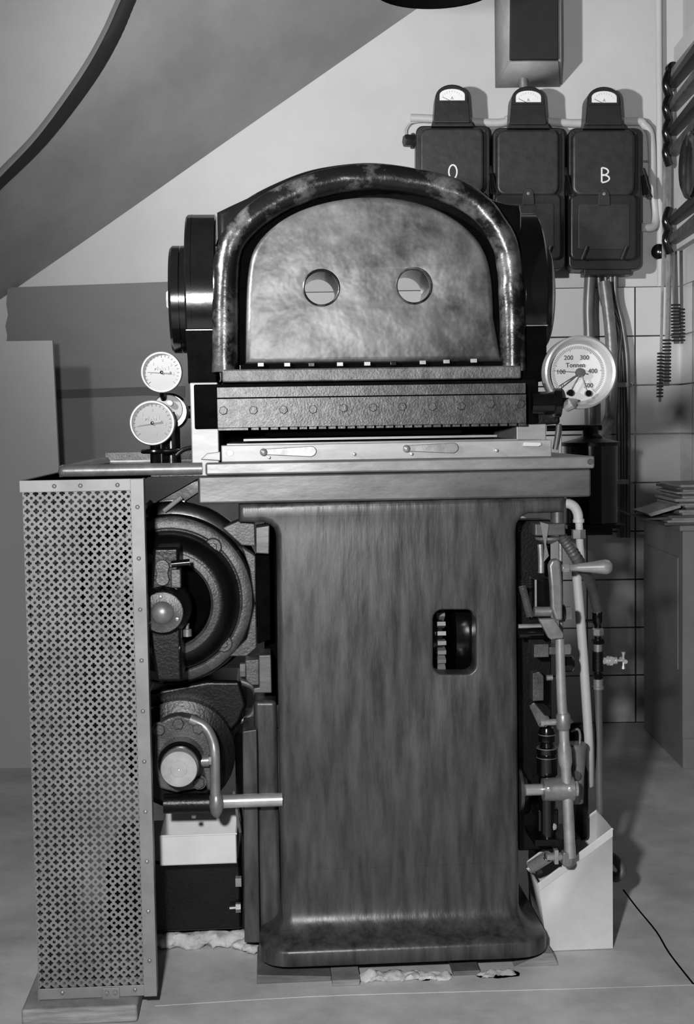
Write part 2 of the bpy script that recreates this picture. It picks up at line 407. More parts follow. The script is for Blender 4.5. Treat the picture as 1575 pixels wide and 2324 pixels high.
# black duct with grey frame, over the middle meter
t = Thing('cable_duct', 'black box duct with a grey chamfered frame on the wall over the middle meter', 'duct', W(1215, 150, YW), W)
yd = YW - 0.20
o1 = ol(W, [(1160, -160), (1267, -160), (1267, 134), (1157, 134)], yd)
t.part('cover', prism(o1, yd, yd + 0.14), 'duct', bevel=0.004)
z1 = W(1210, 134, yd).z
x0_, x1_ = o1[3][0], o1[1][0]
bm = bmesh.new()
for (xa, xb, sgn) in ((x0_, x0_ - 0.035, -1), (x1_, x1_ + 0.035, 1)):
    v = [bm.verts.new(p) for p in ((xa, yd + .02, z1 + .6), (xb, YW, z1 + .6), (xb, YW, z1 - .05), (xa, yd + .02, z1 - 0.0))]
    bm.faces.new(v)
v = [bm.verts.new(p) for p in ((x0_, yd + .02, z1), (x1_, yd + .02, z1), (x1_ + .035, YW, z1 - .05), (x0_ - .035, YW, z1 - .05))]; bm.faces.new(v)
bmesh.ops.recalc_face_normals(bm, faces=bm.faces)
o = t.part('frame', bm, 'ductframe'); sm = o.modifiers.new('s', 'SOLIDIFY'); sm.thickness = 0.01
t.part('outlet_pipe', tube([W(1186, 140, YW - .06), W(1188, 200, YW - .06)], 0.018, 14), 'dullsteel')

# three switch boxes with ammeters
def switch_box(cx, top, sw, label, letter, idx):
    """cx centre px of the box, top px of the ammeter crown, sw = box half width px"""
    yb0 = YW - 0.17
    t = Thing('meter_switch_box', label, 'switch box', W(cx, top + 420, YW), W, 'ammeter switch boxes on the wall')
    T = top - 192
    f = lambda px, py, y: W(cx + px, py + T, y)
    # back tray
    t.part('back_case', prism(ol(W, [(cx + p[0], p[1] + T) for p in rrect(-82, 82, -600, -285, 14)] if False else [(cx + p[0], -p[1] + T) for p in rrect(-sw - 2, sw + 6, -608, -286, 16)], yb0 + .04), yb0 + .04, YW - .02), 'box', bevel=0.006)
    up_ = t.part('upper_cover', prism(ol(W, [(cx + p[0], -p[1] + T) for p in rrect(-sw + 6, sw - 8, -440, -290, 20)], yb0), yb0, yb0 + .05), 'boxlid', bevel=0.012, seg=4)
    bm = prism(ol(W, [(cx + p[0], -p[1] + T) for p in rrect(-sw + 2, sw - 4, -585, -436, 14)], yb0 + .005), yb0 + .005, yb0 + .05)
    lc = t.part('lower_cover', bm, 'box', bevel=0.008)
    bm = prism(ol(W, [(cx + p[0], -p[1] + T) for p in rrect(-sw + 20, sw - 20, -562, -458, 6)], yb0 + .001), yb0 + .001, yb0 + .006)
    t.part('raised_panel', bm, 'boxlid', lc, bevel=0.002)
    t.part('latch', prism(ol(W, [(cx + p[0], p[1] + T) for p in ((-14, 462), (-12, 432), (-5, 424), (5, 424), (12, 432), (14, 462))], yb0 - .006), yb0 - .006, yb0 + .006), 'boxlid', lc, bevel=0.002)
    t.part('latch_screw', lathe(W(cx, 436 + T, yb0 - .006), (0, -1, 0), [(.007, 0), (.006, .003), (0, .004)], 14), 'dullsteel', lc)
    for sx in (-1, 1):
        t.part('hinge', tube([W(cx + sx * 45 - 6, 585 + T, yb0 - .004), W(cx + sx * 45 + 6, 555 + T, yb0 - .004)], 0.008, 10), 'box', lc)
    for sx, sy in ((-1, 300), (1, 300)):
        t.part('cover_screw', hexbolt(W(cx + sx * (sw - 8) , sy + T, yb0 + .04), (0, -1, 0), .007, .01), 'boxlid', up_)
    # raised casting marks (illegible type marks)
    for mx, my, s in ((4, 355, 9), (42, 316, 6), (42, 412, 6), (0, 252, 6)):
        bm = bmesh.new()
        for k in range(3):
            add_bpx(bm, W, cx + mx - s + k * s, my - s * .7 + T, cx + mx - s + k * s + 2.4, my + s * .7 + T, yb0 - .0015 - (.0 if my > 260 else -.0), yb0 + .002)
        add_bpx(bm, W, cx + mx - s, my - 1 + T, cx + mx + s + 1, my + 1 + T, yb0 - .0012, yb0 + .002)
        t.part('cast_mark', bm, 'boxlid', up_)
    # neck and ammeter
    t.part('neck', prism(ol(W, [(cx + p[0], p[1] + T) for p in ((-48, 288), (-44, 276), (44, 276), (50, 288))], yb0 + .005), yb0 + .005, YW - .03), 'box', bevel=0.004)
    am = [(-42, 280), (-38, 222)] + [(-38 + 0, 222)] + [(38 * math.cos(a_) * 1.0, 222 - 30 * math.sin(a_)) for a_ in [PI - PI * k / 14 for k in range(1, 14)]] + [(38, 222), (42, 280)]
    ya = yb0 - 0.005
    hs = t.part('ammeter_case', prism(ol(W, [(cx + p[0], p[1] + T) for p in am], ya), ya, YW - .06), 'box', bevel=0.006)
    win = [(-29, 229), (-29, 216)] + [(29 * math.cos(a_), 216 - 14 * math.sin(a_)) for a_ in [PI - PI * k / 10 for k in range(1, 10)]] + [(29, 216), (29, 229)]
    outer = [(-35, 234), (-35, 216)] + [(35 * math.cos(a_), 216 - 20 * math.sin(a_)) for a_ in [PI - PI * k / 10 for k in range(1, 10)]] + [(35, 216), (35, 234)]
    q = lambda P_, y: ol(W, [(cx + p[0], p[1] + T) for p in P_], y)
    t.part('window_rim', prism(q(outer, ya - .008), ya - .008, ya + .001, [q(win, ya - .008)]), 'box', hs, bevel=0.0015)
    t.part('scale_plate', prism(q(win, ya - .001), ya - .003, ya + .001), 'white', hs)
    bm = bmesh.new(); add_text(bm, 'A', 0.016, W(cx, 224 + T, ya - .0036), bold=.0004)
    for k in range(9):
        an = math.radians(35 + 110 * k / 8); p0 = (cx + 25 * math.cos(an), 232 - 22 * math.sin(an) + T); p1 = (cx + 25 * math.cos(an), 232 - 26 * math.sin(an) + T)
        add_tube(bm, [W(*p0, ya - .0036), W(*p1, ya - .0036)], .0006, 4)
    t.part('scale_marks', bm, 'greyink', hs)
    t.part('pointer', tube([W(cx - 3, 230 + T, ya - .004), W(cx - 22, 221 + T, ya - .004)], .001, 5), 'ink', hs)
    if letter:
        bm = bmesh.new(); lc_ = W(cx + (4 if letter == 'B' else 2), (393 if letter == 'B' else 391) + T, yb0 - .001)
        if letter == 'B':
            x_ = .016; z_ = .028
            S = [(-x_, z_), (-x_, -z_)]
            add_tube(bm, [lc_ + V(p[0], 0, p[1]) for p in S], .0034, 8)
            for zc, rx, rz in ((.013, .026, .015), (-.014, .03, .015)):
                add_tube(bm, [lc_ + V(-x_ + rx * math.sin(PI * k / 12), 0, zc + rz * math.cos(PI * k / 12)) for k in range(13)], .0034, 8)
        else:
            add_tube(bm, [lc_ + V(.016 * math.cos(2 * PI * k / 24), 0, .027 * math.sin(2 * PI * k / 24)) for k in range(24)], .0034, 8, closed=True)
        t.part('painted_letter', bm, 'white', up_, label='white hand-painted letter ' + letter)
    # side operating lever on the right
    hv = t.part('side_lever', tube([W(cx + sw + 4, 380 + T, yb0 + .06), W(cx + sw + 14, 415 + T, yb0 + .03), W(cx + sw + 26, 445 + T, yb0 + .01)], .012, 10), 'box', bevel=0)
    t.part('grip', tube([W(cx + sw + 10, 395 + T, yb0 + .03), W(cx + sw + 18, 440 + T, yb0 + .02)], .016, 12, radii=[.01, .018]), 'black', hv)
    t.part('conduit_plate', bpx(W, cx - 45, 604 + T, cx + 62, 620 + T, yb0 + .05, YW - .03), 'box', bevel=0.003)
    return t
switch_box(1026, 191, 80, 'black switch box with a white hand-painted O, left of the three under ammeters', 'O', 0)
switch_box(1199, 195, 78, 'black switch box without a letter, in the middle of the three under ammeters', None, 1)
switch_box(1371, 196, 78, 'black switch box with a white hand-painted B, right of the three under ammeters', 'B', 2)

# conduits
yc = YW - 0.03
def pipe(name, pts, r, m, label, cat='pipe', fr=W, group=None, n=5, seg=12):
    P_ = smooth_pts([fr(*p) for p in pts], n)
    return single(name, tube(P_, r, seg), m, label, cat, fr(*pts[-1]), fr, group)
pipe('wall_conduit', [(932, 268, yc), (980, 270, yc), (1110, 279, yc), (1150, 276, yc), (1165, 270, yc), (1300, 280, yc), (1440, 276, yc), (1462, 284, yc), (1476, 305, yc), (1480, 360, yc), (1482, 440, yc), (1488, 490, yc), (1482, 515, yc - .02), (1455, 516, yc - .05)], .017, 'pipe', 'pale conduit running behind the three switch boxes and bending down at their right')
pipe('thin_cable', [(960, 276, yc), (930, 280, yc), (918, 298, yc), (926, 318, yc), (945, 322, yc)], .0035, 'pipe', 'thin cable looping at the left of the O switch box', 'cable')
pipe('cable_clip', [(1455, 366, yc), (1490, 368, yc)], .004, 'dullsteel', 'small clip across the pale conduit beside the B switch box', 'clip')
single('cable_gland', hexbolt(W(938, 320, yc - .05), (-1, -.3, 0), .025, .04), 'box', 'black cable gland at the left side of the O switch box', 'gland', W(938, 320, yc), W)
pipe('corner_conduit', [(1494, -120, yc), (1496, 200, yc), (1499, 650, yc)], .013, 'plaster', 'pale vertical conduit in the corner of the wall, up to the ceiling')
# cable pipes down from the right box
names = [((1340, 622), (1336, 700), (1338, 780), (1340, 1010), (1338, 1100), .024, 'pipedark', 'thick grey pipe, leftmost of the bundle under the B switch box'),
         ((1358, 622), (1368, 690), (1402, 760), (1410, 870), (1412, 1220), .0085, 'pipedark', 'thin bent conduit, leftmost of the four thin ones under the B switch box'),
         ((1374, 622), (1382, 700), (1404, 750), (1416, 870), (1418, 1220), .0085, 'pipedark', 'thin bent conduit, second from left under the B switch box'),
         ((1386, 622), (1390, 690), (1410, 745), (1403, 870), (1405, 1220), .0085, 'pipedark', 'thin bent conduit, third from left under the B switch box'),
         ((1396, 622), (1398, 680), (1414, 745), (1425, 870), (1426, 1220), .0085, 'pipedark', 'thin bent conduit, rightmost of the bundle under the B switch box')]
for i, (a, b, c_, d, e, r, m, lb) in enumerate(names):
    pipe('down_conduit', [(p[0], p[1], yc - .01 - i * .006) for p in (a, b, c_, d, e)], r, m, lb, group='conduits below the switch boxes')
for (px, py) in ((1425, 873), (1426, 1093)):
    t = Thing('conduit_clamp', 'pale clamp with a round knob holding the conduits, ' + ('beside the large dial' if py < 900 else 'lower one, beside the black tank'), 'clamp', W(px, py, YW), W)
    t.part('strap', bpx(W, 1396, py - 5, 1427, py + 6, YW - .075, YW - .02), 'steel_light', bevel=.002)
    t.part('knob', lathe(W(px + 3, py, YW - .03), (0, -1, 0), [(.011, 0), (.011, .02), (.005, .024), (.005, .0241), (0, .02)], 18), 'steel')
pipe('bent_pipe', [(1372, 640, yc - .05), (1386, 760, yc - .08), (1388, 860, yc - .1), (1387, 930, yc - .1), (1380, 960, yc - .1), (1362, 985, 1.9), (1352, 1000, 1.36)], .024, 'dullsteel', 'fat pipe bending down behind the large dial to the tank')
pipe('cross_pipe', [(1240, 972, 1.4), (1365, 970, 1.4)], .010, 'black', 'black horizontal pipe between press and tank', n=2)

# black tank behind the table
yt = 1.3
c = W(1352, 1190, yt); zt = W(1352, 1010, yt).z; rt = (W(1413, 1100, yt).x - W(1290, 1100, yt).x) / 2
t = Thing('black_tank', 'glossy black cylindrical tank behind the right end of the table', 'tank', (c.x, yt + rt, c.z), W)
cc = V(c.x, yt + rt, c.z)
t.part('body', lathe(cc, (0, 0, 1), [(rt, 0), (rt, zt - c.z)], 48), 'black')
t.part('lid', lathe(cc + V(0, 0, zt - c.z), (0, 0, 1), [(rt + .008, -.004), (rt + .008, .008), (rt * .5, .022), (rt * .3, .03), (rt * .3, .06)], 48), 'black_rough')
t.part('stand', bpx(W, 1288, 1192, 1420, 1200, yt - .02, yt + 2 * rt), 'black_rough')
t.part('bracket', box((cc.x - rt, yt + 2 * rt - .01, c.z - .05), (cc.x + rt, YW - .012, c.z - .02)), 'black_rough')

# toothed strips hanging near the corner
ys = 1.98
def strip(pts, teeth, label, y, wpx, m='dullsteel'):
    t = Thing('toothed_rod', label, 'rod', W(pts[-1][0], pts[-1][1], y), W, 'toothed rods hanging at the right wall')
    bm = bmesh.new(); pl = [W(p[0], p[1], y) for p in pts]; half = wpx / 2 / F * (y + 3.0)
    lft = [(v.x - half, v.z) for v in pl]; rg = [(v.x + half, v.z) for v in pl]
    add_prism(bm, lft + rg[::-1], y, y + 0.006); t.part('rod', bm, m, bevel=.001)
    bm = bmesh.new(); a, b = teeth
    n = int((b - a) / 7.2)
    for k in range(n):
        py = a + (b - a) * k / n; f_ = (py - pts[0][1]) / (pts[-1][1] - pts[0][1]); px = pts[0][0] + (pts[-1][0] - pts[0][0]) * f_
        add_bpx(bm, W, px - wpx * .5 - 4, py, px + wpx * .5 + 4, py + 4, y - .004, y + .010)
    t.part('teeth', bm, 'black_rough')
strip([(1511, 212), (1506, 560), (1498, 912)], (800, 905), 'long thin rod with toothed end, lowest hanging at the right wall', ys, 6)
strip([(1517, 250), (1520, 560), (1513, 876)], (770, 870), 'long flat rod with toothed end, middle one hanging at the right wall', ys + .06, 12)
strip([(1521, 215), (1532, 640), (1536, 780)], (690, 778), 'flat rod slanting right with toothed end, next to the switch panel', ys + .12, 13, 'pipedark')
strip([(1546, 560), (1548, 780)], (700, 778), 'short dark rod, rightmost under the switch panel', ys + .16, 7, 'pipedark')
single('round_fitting', lathe(W(1498, 572, YW - .02), (-.5, -1, 0), [(.03, 0), (.034, .012), (.03, .026), (.018, .034), (0, .036)], 28), 'black', 'round black knob on the wall behind the hanging rods', 'knob', W(1498, 572, YW - .02), W)

# switch panel on the right wall, seen edge on
t = Thing('switch_panel', 'dark panel with fuses, brackets and a round meter on the right wall', 'switch panel', (XR, 1.7, 1.6), W)
xp = XR - 0.16
def RW(px, py, x):       # intersect a photo point with a plane x = const
    d = fwd + rgt * ((px - 787.5) / F) + upv * ((1162 - py) / F); tt = (x - CAM.x) / d.x; return CAM + d * tt
def yz(px, py, x): p = RW(px, py, x); return (p.y, p.z)
def xprism(pts, x0, x1):
    bm = bmesh.new()
    A_ = [bm.verts.new((x0, p[0], p[1])) for p in pts]; B_ = [bm.verts.new((x1, p[0], p[1])) for p in pts]
    bm.faces.new(A_); bm.faces.new(B_[::-1]); n = len(pts)
    for i in range(n): bm.faces.new((A_[i], A_[(i + 1) % n], B_[(i + 1) % n], B_[i]))
    bmesh.ops.recalc_face_normals(bm, faces=bm.faces); return bm
p0 = yz(1529, 108, xp); p1 = yz(1529, 570, xp)
yn = 1.2
t.part('back_board', xprism([(p0[0], p0[1]), (p0[0], p1[1]), (yn, p1[1] + .02), (yn, p0[1] + .03)], xp, xp + .03), 'pipe', bevel=.003)
t.part('top_shelf', xprism([(p0[0], p0[1] - .10), (p0[0] , p0[1] - .16), (yn, p0[1] - .13), (yn, p0[1] - .07)], xp - .03, xp), 'slab', bevel=.002)
for i, (py, h_) in enumerate(((150, .05), (205, .03), (262, .03), (310, .03), (470, .025), (515, .02))):
    c_ = RW(1540, py, xp - .03)
    bz = bmesh.new(); za_ = c_.z - .03
    v_ = [bz.verts.new(q_) for q_ in ((xp - .035, p0[0] - .05, za_ - .012), (xp - .035, p0[0] - .05, za_ + .012), (xp - .06, yn, za_ + .045), (xp - .06, yn, za_ + .005), (xp, p0[0] - .05, za_ - .012), (xp, p0[0] - .05, za_ + .012), (xp, yn, za_ + .045), (xp, yn, za_ + .005))]
    for q_ in ((0, 1, 2, 3), (4, 5, 6, 7), (0, 1, 5, 4), (1, 2, 6, 5), (2, 3, 7, 6), (3, 0, 4, 7)): bz.faces.new([v_[u_] for u_ in q_])
    bmesh.ops.recalc_face_normals(bz, faces=bz.faces)
    f_ = t.part('fuse_bracket', bz, 'castgrey' if i % 2 else 'duct', bevel=.003)
    t.part('insulator', tube(smooth_pts([V(xp - .03, p0[0] - .06, za_ + .045), V(xp - .045, p0[0] - .07, za_), V(xp - .03, p0[0] - .06, za_ - .045)], 4), .016, 12), 'black', f_)
mc = RW(1575, 375, xp - .04)
t.part('round_meter', lathe((xp, mc.y, mc.z), (-1, 0, 0), [(.11, 0), (.12, .03), (.11, .06), (.09, .07), (0, .07)], 40), 'black')
single('coat_hook', lathe(W(1524, 160, 1.9), (0, -1, .2), [(.02, 0), (.026, .01), (.02, .03), (0, .034)], 16), 'black', 'black knob carrying the long rods at the right wall', 'hook', W(1524, 160, 1.9), W)

# cabinet with stacked papers
yc0 = 1.70
cl = W(1549, 1500, yc0).x; zc = W(1560, 1192, yc0).z
t = Thing('grey_cabinet', 'grey painted cabinet against the right wall carrying stacks of paper', 'cabinet', ((cl + XR) / 2, yc0 + .2, 0), W)
t.part('body', box((cl, yc0, 0), (XR - .012, yc0 + .62, zc - .02)), 'cab', bevel=.004)
t.part('top_board', box((cl - .015, yc0 - .02, zc - .02), (XR - .012, yc0 + .64, zc)), 'cab', bevel=.004)
t.part('side_panel', box((cl - .006, yc0 + .05, .35), (cl, yc0 + .57, zc - .12)), 'cab', bevel=.003)
t.part('plinth', box((cl + .0, yc0 - .006, 0), (XR - .02, yc0, .11)), 'cab', bevel=.002)
z = zc
for i in range(17):
    h_ = 0.0068 + random.random() * .004; dx = random.uniform(-.02, .02)
    wide = i < 4
    x_a = cl + (.0 if not wide else -.03) + dx * (1 if not wide else 1.2) - (0.0 if i % 5 else .01)
    o = single('paper_pad', box((x_a, yc0 + .02 + dx * .5, z), (XR - .03, yc0 + .34 + dx, z + h_)), 'papers' if i % 3 else 'papersd', ('topmost' if i == 16 else 'bottom' if i == 0 else 'thin dark' if i % 3 == 0 else 'thin pale') + ' pad of sheets in the stack on the grey cabinet', 'paper stack', (x_a + .05, yc0 + .1, z), W, 'paper pads stacked on the cabinet', bevel=.001)
    z += h_
a = [W(1478, 1172, yc0 + .0), W(1545, 1152, yc0), W(1545, 1146, yc0), W(1530, 1148, yc0), W(1470, 1166, yc0)]
bm = prism([(p.x, p.z) for p in a], yc0 + .0, yc0 + .25); single('folded_paper', bm, 'papers', 'folded pale sheet leaning out over the left edge of the cabinet', 'paper', a[0], W)
a = [W(1418, 1160, yc0), W(1465, 1178, yc0), W(1550, 1172, yc0), W(1550, 1180, yc0), W(1465, 1181, yc0)]
bm = prism([(p.x, p.z) for p in a], yc0 + .02, yc0 + .3); single('dark_folder', bm, 'papersd', 'dark folder jutting left from the bottom of the paper stack', 'folder', a[0], W)

# ================================================================== THE PRESS
pz = lambda px, py, y=0.0: L(px, py, y).z
pxx = lambda px, py, y=0.0: L(px, py, y).x
press = Thing('embossing_press', 'tall black and grey cast-iron press with arched head, table and pedestal, centre', 'press', (pxx(900, 2200), .25, 0.0), L)
P = press
# pedestal body with window
def body_outline():
    lft = [(541, 1143), (541, 1186), (598, 1186), (612, 1190), (622, 1200), (627, 1216), (630, 1500), (640, 2145)]
    rg = [(1180, 2125), (1176, 1600), (1171, 1210), (1175, 1188), (1186, 1173), (1200, 1166), (1282, 1163), (1282, 1125)]
    return ol(L, lft + rg, 0.0)
win = [(p[0], -p[1]) for p in rrect(983, 1080, -1530, -1384, 22)]
bod = P.part('pedestal', plate_with_holes(body_outline(), 0.0, 0.06, [ol(L, win, 0.0)], .014, .005), 'cast', flatcap=True, ang=50)
xl, xr_ = pxx(640, 1600), pxx(1166, 1600)
bm = bmesh.new(); zt_ = pz(900, 1190)
add_box(bm, (xl, .03, .1), (xl + .03, .50, zt_)); add_box(bm, (xr_ - .03, .03, .1), (xr_, .50, zt_)); add_box(bm, (xl, .48, .1), (xr_, .5, zt_))
P.part('pedestal_walls', bm, 'black_rough')
# window interior: toothed wheel and drum
gw = P.part('toothed_wheel', lathe((pxx(990, 1455, .10), .22, pz(1000, 1455, .1)), (1, 0, 0), [(.115, -.006), (.115, .016)], 48), 'black')
bm = bmesh.new(); gc = V(pxx(1001, 1455, .10), .215, pz(1000, 1457, .1))
for k in range(36):
    a_ = 2 * PI * k / 36; rb = Matrix.Rotation(a_, 4, 'X')
    s = bmesh.new(); add_box(s, (-.010, -.132, -.0048), (.010, -.10, .0048)); s.transform(Matrix.Translation(gc) @ rb); me_ = bpy.data.meshes.new('tmp'); s.to_mesh(me_); s.free(); bm.from_mesh(me_); bpy.data.meshes.remove(me_)
P.part('teeth', bm, 'steel_light', gw)
P.part('drum', lathe((pxx(1030, 1455, .10), .2, pz(1050, 1450, .1)), (1, 0, 0), [(.105, 0), (.12, .004), (.12, .07)], 48), 'black')
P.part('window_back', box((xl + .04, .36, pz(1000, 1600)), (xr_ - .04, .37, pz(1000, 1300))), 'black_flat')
# flared base
Z = lambda py: pz(900, py)
xL, xR_ = pxx(640, 2100), pxx(1179, 2100)
secs = []
zb0 = 0.034
prof = [(zb0, .045, .070), (zb0 + .004, .053, .078), (zb0 + .034, .053, .080), (zb0 + .040, .051, .077), (zb0 + .045, .046, .070)] + [(zb0 + .045 + .155 * q / 22, .044 * math.exp(-7.5 * q / 22) * (1 - q / 22), .066 * math.exp(-7.5 * q / 22) * (1 - q / 22)) for q in range(1, 23)]
bm = bmesh.new()
add_loft(bm, [(z_, xL - ox, xR_ + ox * 1.12, -oy, .5 + oy * .4, .03 + oy * .5) for z_, ox, oy in prof])
P.part('base_flange', bm, 'cast', ang=60)
# lower & upper table slabs
x0s, x1s = pxx(449, 1110, -.02), pxx(1342, 1095, -.02)
zA, zB = pz(900, 1136, -.02), pz(900, 1072, -.02)
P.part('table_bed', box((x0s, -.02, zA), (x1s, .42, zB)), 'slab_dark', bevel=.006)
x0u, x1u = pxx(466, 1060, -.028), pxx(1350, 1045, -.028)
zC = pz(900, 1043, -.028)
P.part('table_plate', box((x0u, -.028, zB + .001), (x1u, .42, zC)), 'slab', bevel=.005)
P.part('plate_screw', lathe(L(1340, 1048, -.028), (0, -1, 0), [(.007, 0), (.006, .003), (0, .003)], 14), 'ink')
# deck bar
x0d, x1d = pxx(502, 1025, -.012), pxx(1252, 1015, -.012); zD = pz(900, 1004, -.012)
deck = P.part('deck_bar', box((x0d, -.012, zC), (x1d, .03, zD)), 'steel_light', bevel=.0025)
P.part('deck_plate', box((x0d + .012, .0, zC), (x1d - .02, .32, zD + .004)), 'slab', deck, bevel=.002)
for (xa, ya_, xb) in ((598, 1026, 718), (921, 1018, 1040)):
    p0 = L(xa, ya_, -.015); p1 = L(xb, ya_ - 1, -.015); zc_ = p0.z; r1, r2 = .006, .0115
    o_ = [(p0.x, zc_ - r1), (p1.x - r2, zc_ - r2 - .001)] + [(p1.x - r2 + r2 * math.cos(a_), zc_ + r2 * math.sin(a_)) for a_ in [-PI / 2 + PI * k / 8 for k in range(1, 8)]] + [(p1.x - r2, zc_ + r2), (p0.x, zc_ + r1 + .001)]
    kl = P.part('clamp_lever', prism(o_, -.020, -.0125), 'dullsteel', deck, bevel=.0015)
    P.part('lever_knob', ball((p0.x, -.026, zc_), .0085, 3), 'steel', deck)
    P.part('stop_pin', lathe((p0.x + .012, -.0125, zc_ - .012), (0, -1, 0), [(.0035, 0), (.0035, .012), (0, .013)], 10), 'steel', deck)
P.part('cover_screw', lathe(L(522, 1028, -.012), (0, -1, 0), [(.0075, 0), (.007, .0015), (0, .0015)], 18), 'dullsteel', deck)
for px_, py_ in ((803, 1030), (1125, 1022)): P.part('stop_pin', lathe(L(px_, py_, -.0125), (0, -1, 0), [(.004, 0), (.004, .012), (0, .014)], 12), 'steel', deck)
P.part('end_catch', prism(ol(L, [(1187, 1013), (1190, 1003), (1228, 1004), (1230, 1010), (1222, 1014)], -.022), -.022, -.01), 'dial', deck, bevel=.002)
# stacked sheets and packing lying on the deck under the comb bar
P.part('sheet_guide', box((x0d + .05, .02, zD + .008), (x1d - .12, .30, zD + .013)), 'steel_light')
P.part('throat_back', box((x0d - .01, .30, zC), (x1d - .06, .32, pz(845, 960, .3))), 'black_flat')
P.part('felt_pad', box((x0d + .10, .03, zD + .017), (x1d - .2, .30, zD + .026)), 'black_flat')
# steel side columns
z975 = pz(466, 976, .02); z1040 = zC
P.part('steel_column', box((pxx(434, 1005, .0), .0, zB - .002), (pxx(497, 1005, .0), .30, pz(466, 868, .0))), 'steel_light', bevel=.003)
P.part('steel_column', box((pxx(1172, 1005, .0), .0, zC), (pxx(1240, 1005, .0), .30, pz(1210, 962, .0))), 'steel_light', bevel=.003)
P.part('column_foot', prism(ol(L, [(455, 1043), (470, 1029), (500, 1025), (500, 1046)], -.01), -.01, .05), 'steel_light', bevel=.002)
# black cross beam behind the comb bar
P.part('cross_beam', box((pxx(440, 900, -.006), -.006, pz(466, 974, -.006)), (pxx(1222, 900, -.006), .30, pz(900, 866, -.006))), 'black_satin', bevel=.004)
# comb bar with bolts
x0c, x1c = pxx(493, 930, -.045), pxx(1194, 920, -.045)
zc0, zc1 = pz(845, 972, -.045), pz(845, 874, -.045)
bm = bmesh.new()
zs = pz(845, 899, -.045)
add_box(bm, (x0c, -.042, zs + .001), (x1c, 0, zc1)); add_box(bm, (x0c, -.047, zc0 + .006), (x1c, 0, zs - .001))
nt_ = 29; wt = (x1c - x0c - .07) / nt_
add_box(bm, (x0c, -.047, zc0), (x0c + .068, 0, zc0 + .006))
for k in range(nt_):
    xa = x0c + .070 + k * wt; add_box(bm, (xa + .004, -.047, zc0), (xa + wt, 0, zc0 + .006))
comb = P.part('comb_bar', bm, 'grain', bevel=.0008, seg=1)
for k, (bx_, by_) in enumerate(zip((507, 575, 643, 710, 779, 846, 912, 980, 1046, 1112, 1180), (932, 931, 930, 929, 926, 925, 923, 923, 922, 917, 917))):
    P.part('hex_bolt', hexbolt(L(bx_, by_, -.047), (0, -1, 0), .0098, .009), 'grain', comb)
# right end block and stud
P.part('end_block', prism(ol(L, [(1196, 905), (1268, 898), (1272, 962), (1196, 968)], .0), .0, .1), 'black_rough', bevel=.006)
eb = P.part('end_boss', lathe(L(1205, 915, -.01) , (1, 0, 0), [(.026, 0), (.026, .05), (.034, .052), (.034, .066)], 28), 'black')
P.part('end_nut', lathe(L(1272, 915, -.01), (1, 0, 0), [(.014, 0), (.014, .018)], 6), 'black', eb)
P.part('clip_pin', tube([L(1283, 925, -.02), L(1298, 915, -.03), L(1310, 908, -.03)], .008, 10, radii=[.012, .014, .004]), 'steel', eb)
# head casting
out = [(502, 868), (500, 760), (492, 480), (525, 464), (560, 448), (600, 427), (650, 405), (710, 387), (770, 375), (840, 370), (910, 377), (970, 391), (1030, 409), (1085, 433), (1125, 453), (1150, 460), (1183, 463), (1186, 482), (1186, 760), (1187, 862)]
yh = .075
hole_px = [(729.5, 652.5), (940, 648)]
def hole(px, py, r, y0, y):      # a true cylinder along y in the press frame
    c_ = L(px, py, y0); return circ(c_.x, c_.z, r, 44)
HY = .035; HR = .0395
outl = ol(L, out, yh)
head = P.part('head_casting', plate_with_holes(outl, yh, .235, [hole(*hole_px[0], HR, HY, 0), hole(*hole_px[1], HR, HY, 0)], .018, .001), 'black', flatcap=True, ang=50)
mid = [(511, 800), (512, 640), (520, 570), (540, 530), (585, 486), (640, 452), (700, 426), (770, 408), (840, 402), (910, 407), (980, 420), (1040, 440), (1085, 468), (1122, 510), (1148, 560), (1158, 620), (1162, 700), (1164, 800)]
mp3 = [V(*p_) for p_ in [(lambda q: (q.x, q.y, q.z))(L(p[0], p[1], .045)) for p in mid]]
path = [L(511, 845, .045)] + smooth_pts(mp3, 5) + [L(1164, 842, .045)]
bm = bmesh.new(); add_tube(bm, path, .030, 20)
for v in bm.verts:
    nn = noise.noise(v.co * 28) * .0022 + noise.noise(v.co * 90) * .0008; v.co += V(nn, nn, nn)
rim = P.part('head_rim', bm, 'worn_edge', head, ang=70)
# outer shoulder between rim and silhouette (broad rounded casting)
out2 = smooth_pts([L(p[0], p[1] + 6, .10) for p in [(515, 560), (535, 505), (575, 468), (630, 438), (700, 410), (770, 396), (840, 391), (910, 398), (980, 415), (1040, 437), (1090, 463), (1128, 494), (1154, 532), (1166, 585)]], 5)
P.part('shoulder', tube(out2, .027, 20), 'black', head, ang=70)
pl_px = [(556, 826), (557, 740), (560, 640), (570, 580), (592, 540), (630, 505), (680, 477), (740, 458), (800, 448), (850, 446), (900, 449), (960, 462), (1010, 482), (1055, 512), (1090, 550), (1110, 595), (1119, 650), (1122, 720), (1140, 820)]
plo = smooth_pts([(p[0], p[1]) for p in pl_px], 3) if False else pl_px
pl_s = [tuple(v) for v in smooth_pts([Vector((p[0], p[1])) for p in pl_px[1:-1]], 3)]
bm = plate_with_holes(ol(L, [pl_px[0]] + pl_s + [pl_px[-1]], .040), .040, .0745, [hole(*hole_px[0], HR, HY, 0), hole(*hole_px[1], HR, HY, 0)], .014, .003)
gp = offs(ol(L, [(516, 832)] + [tuple(v) for v in smooth_pts([Vector(q) for q in mid], 3)] + [(1160, 828)], .068), .003)
P.part('recess_floor', prism(gp, .068, .0749, [hole(*hole_px[0], HR + .001, HY, 0), hole(*hole_px[1], HR + .001, HY, 0)]), 'black_satin', head)
P.part('head_plate', bm, 'plate', head, flatcap=True, ang=50)
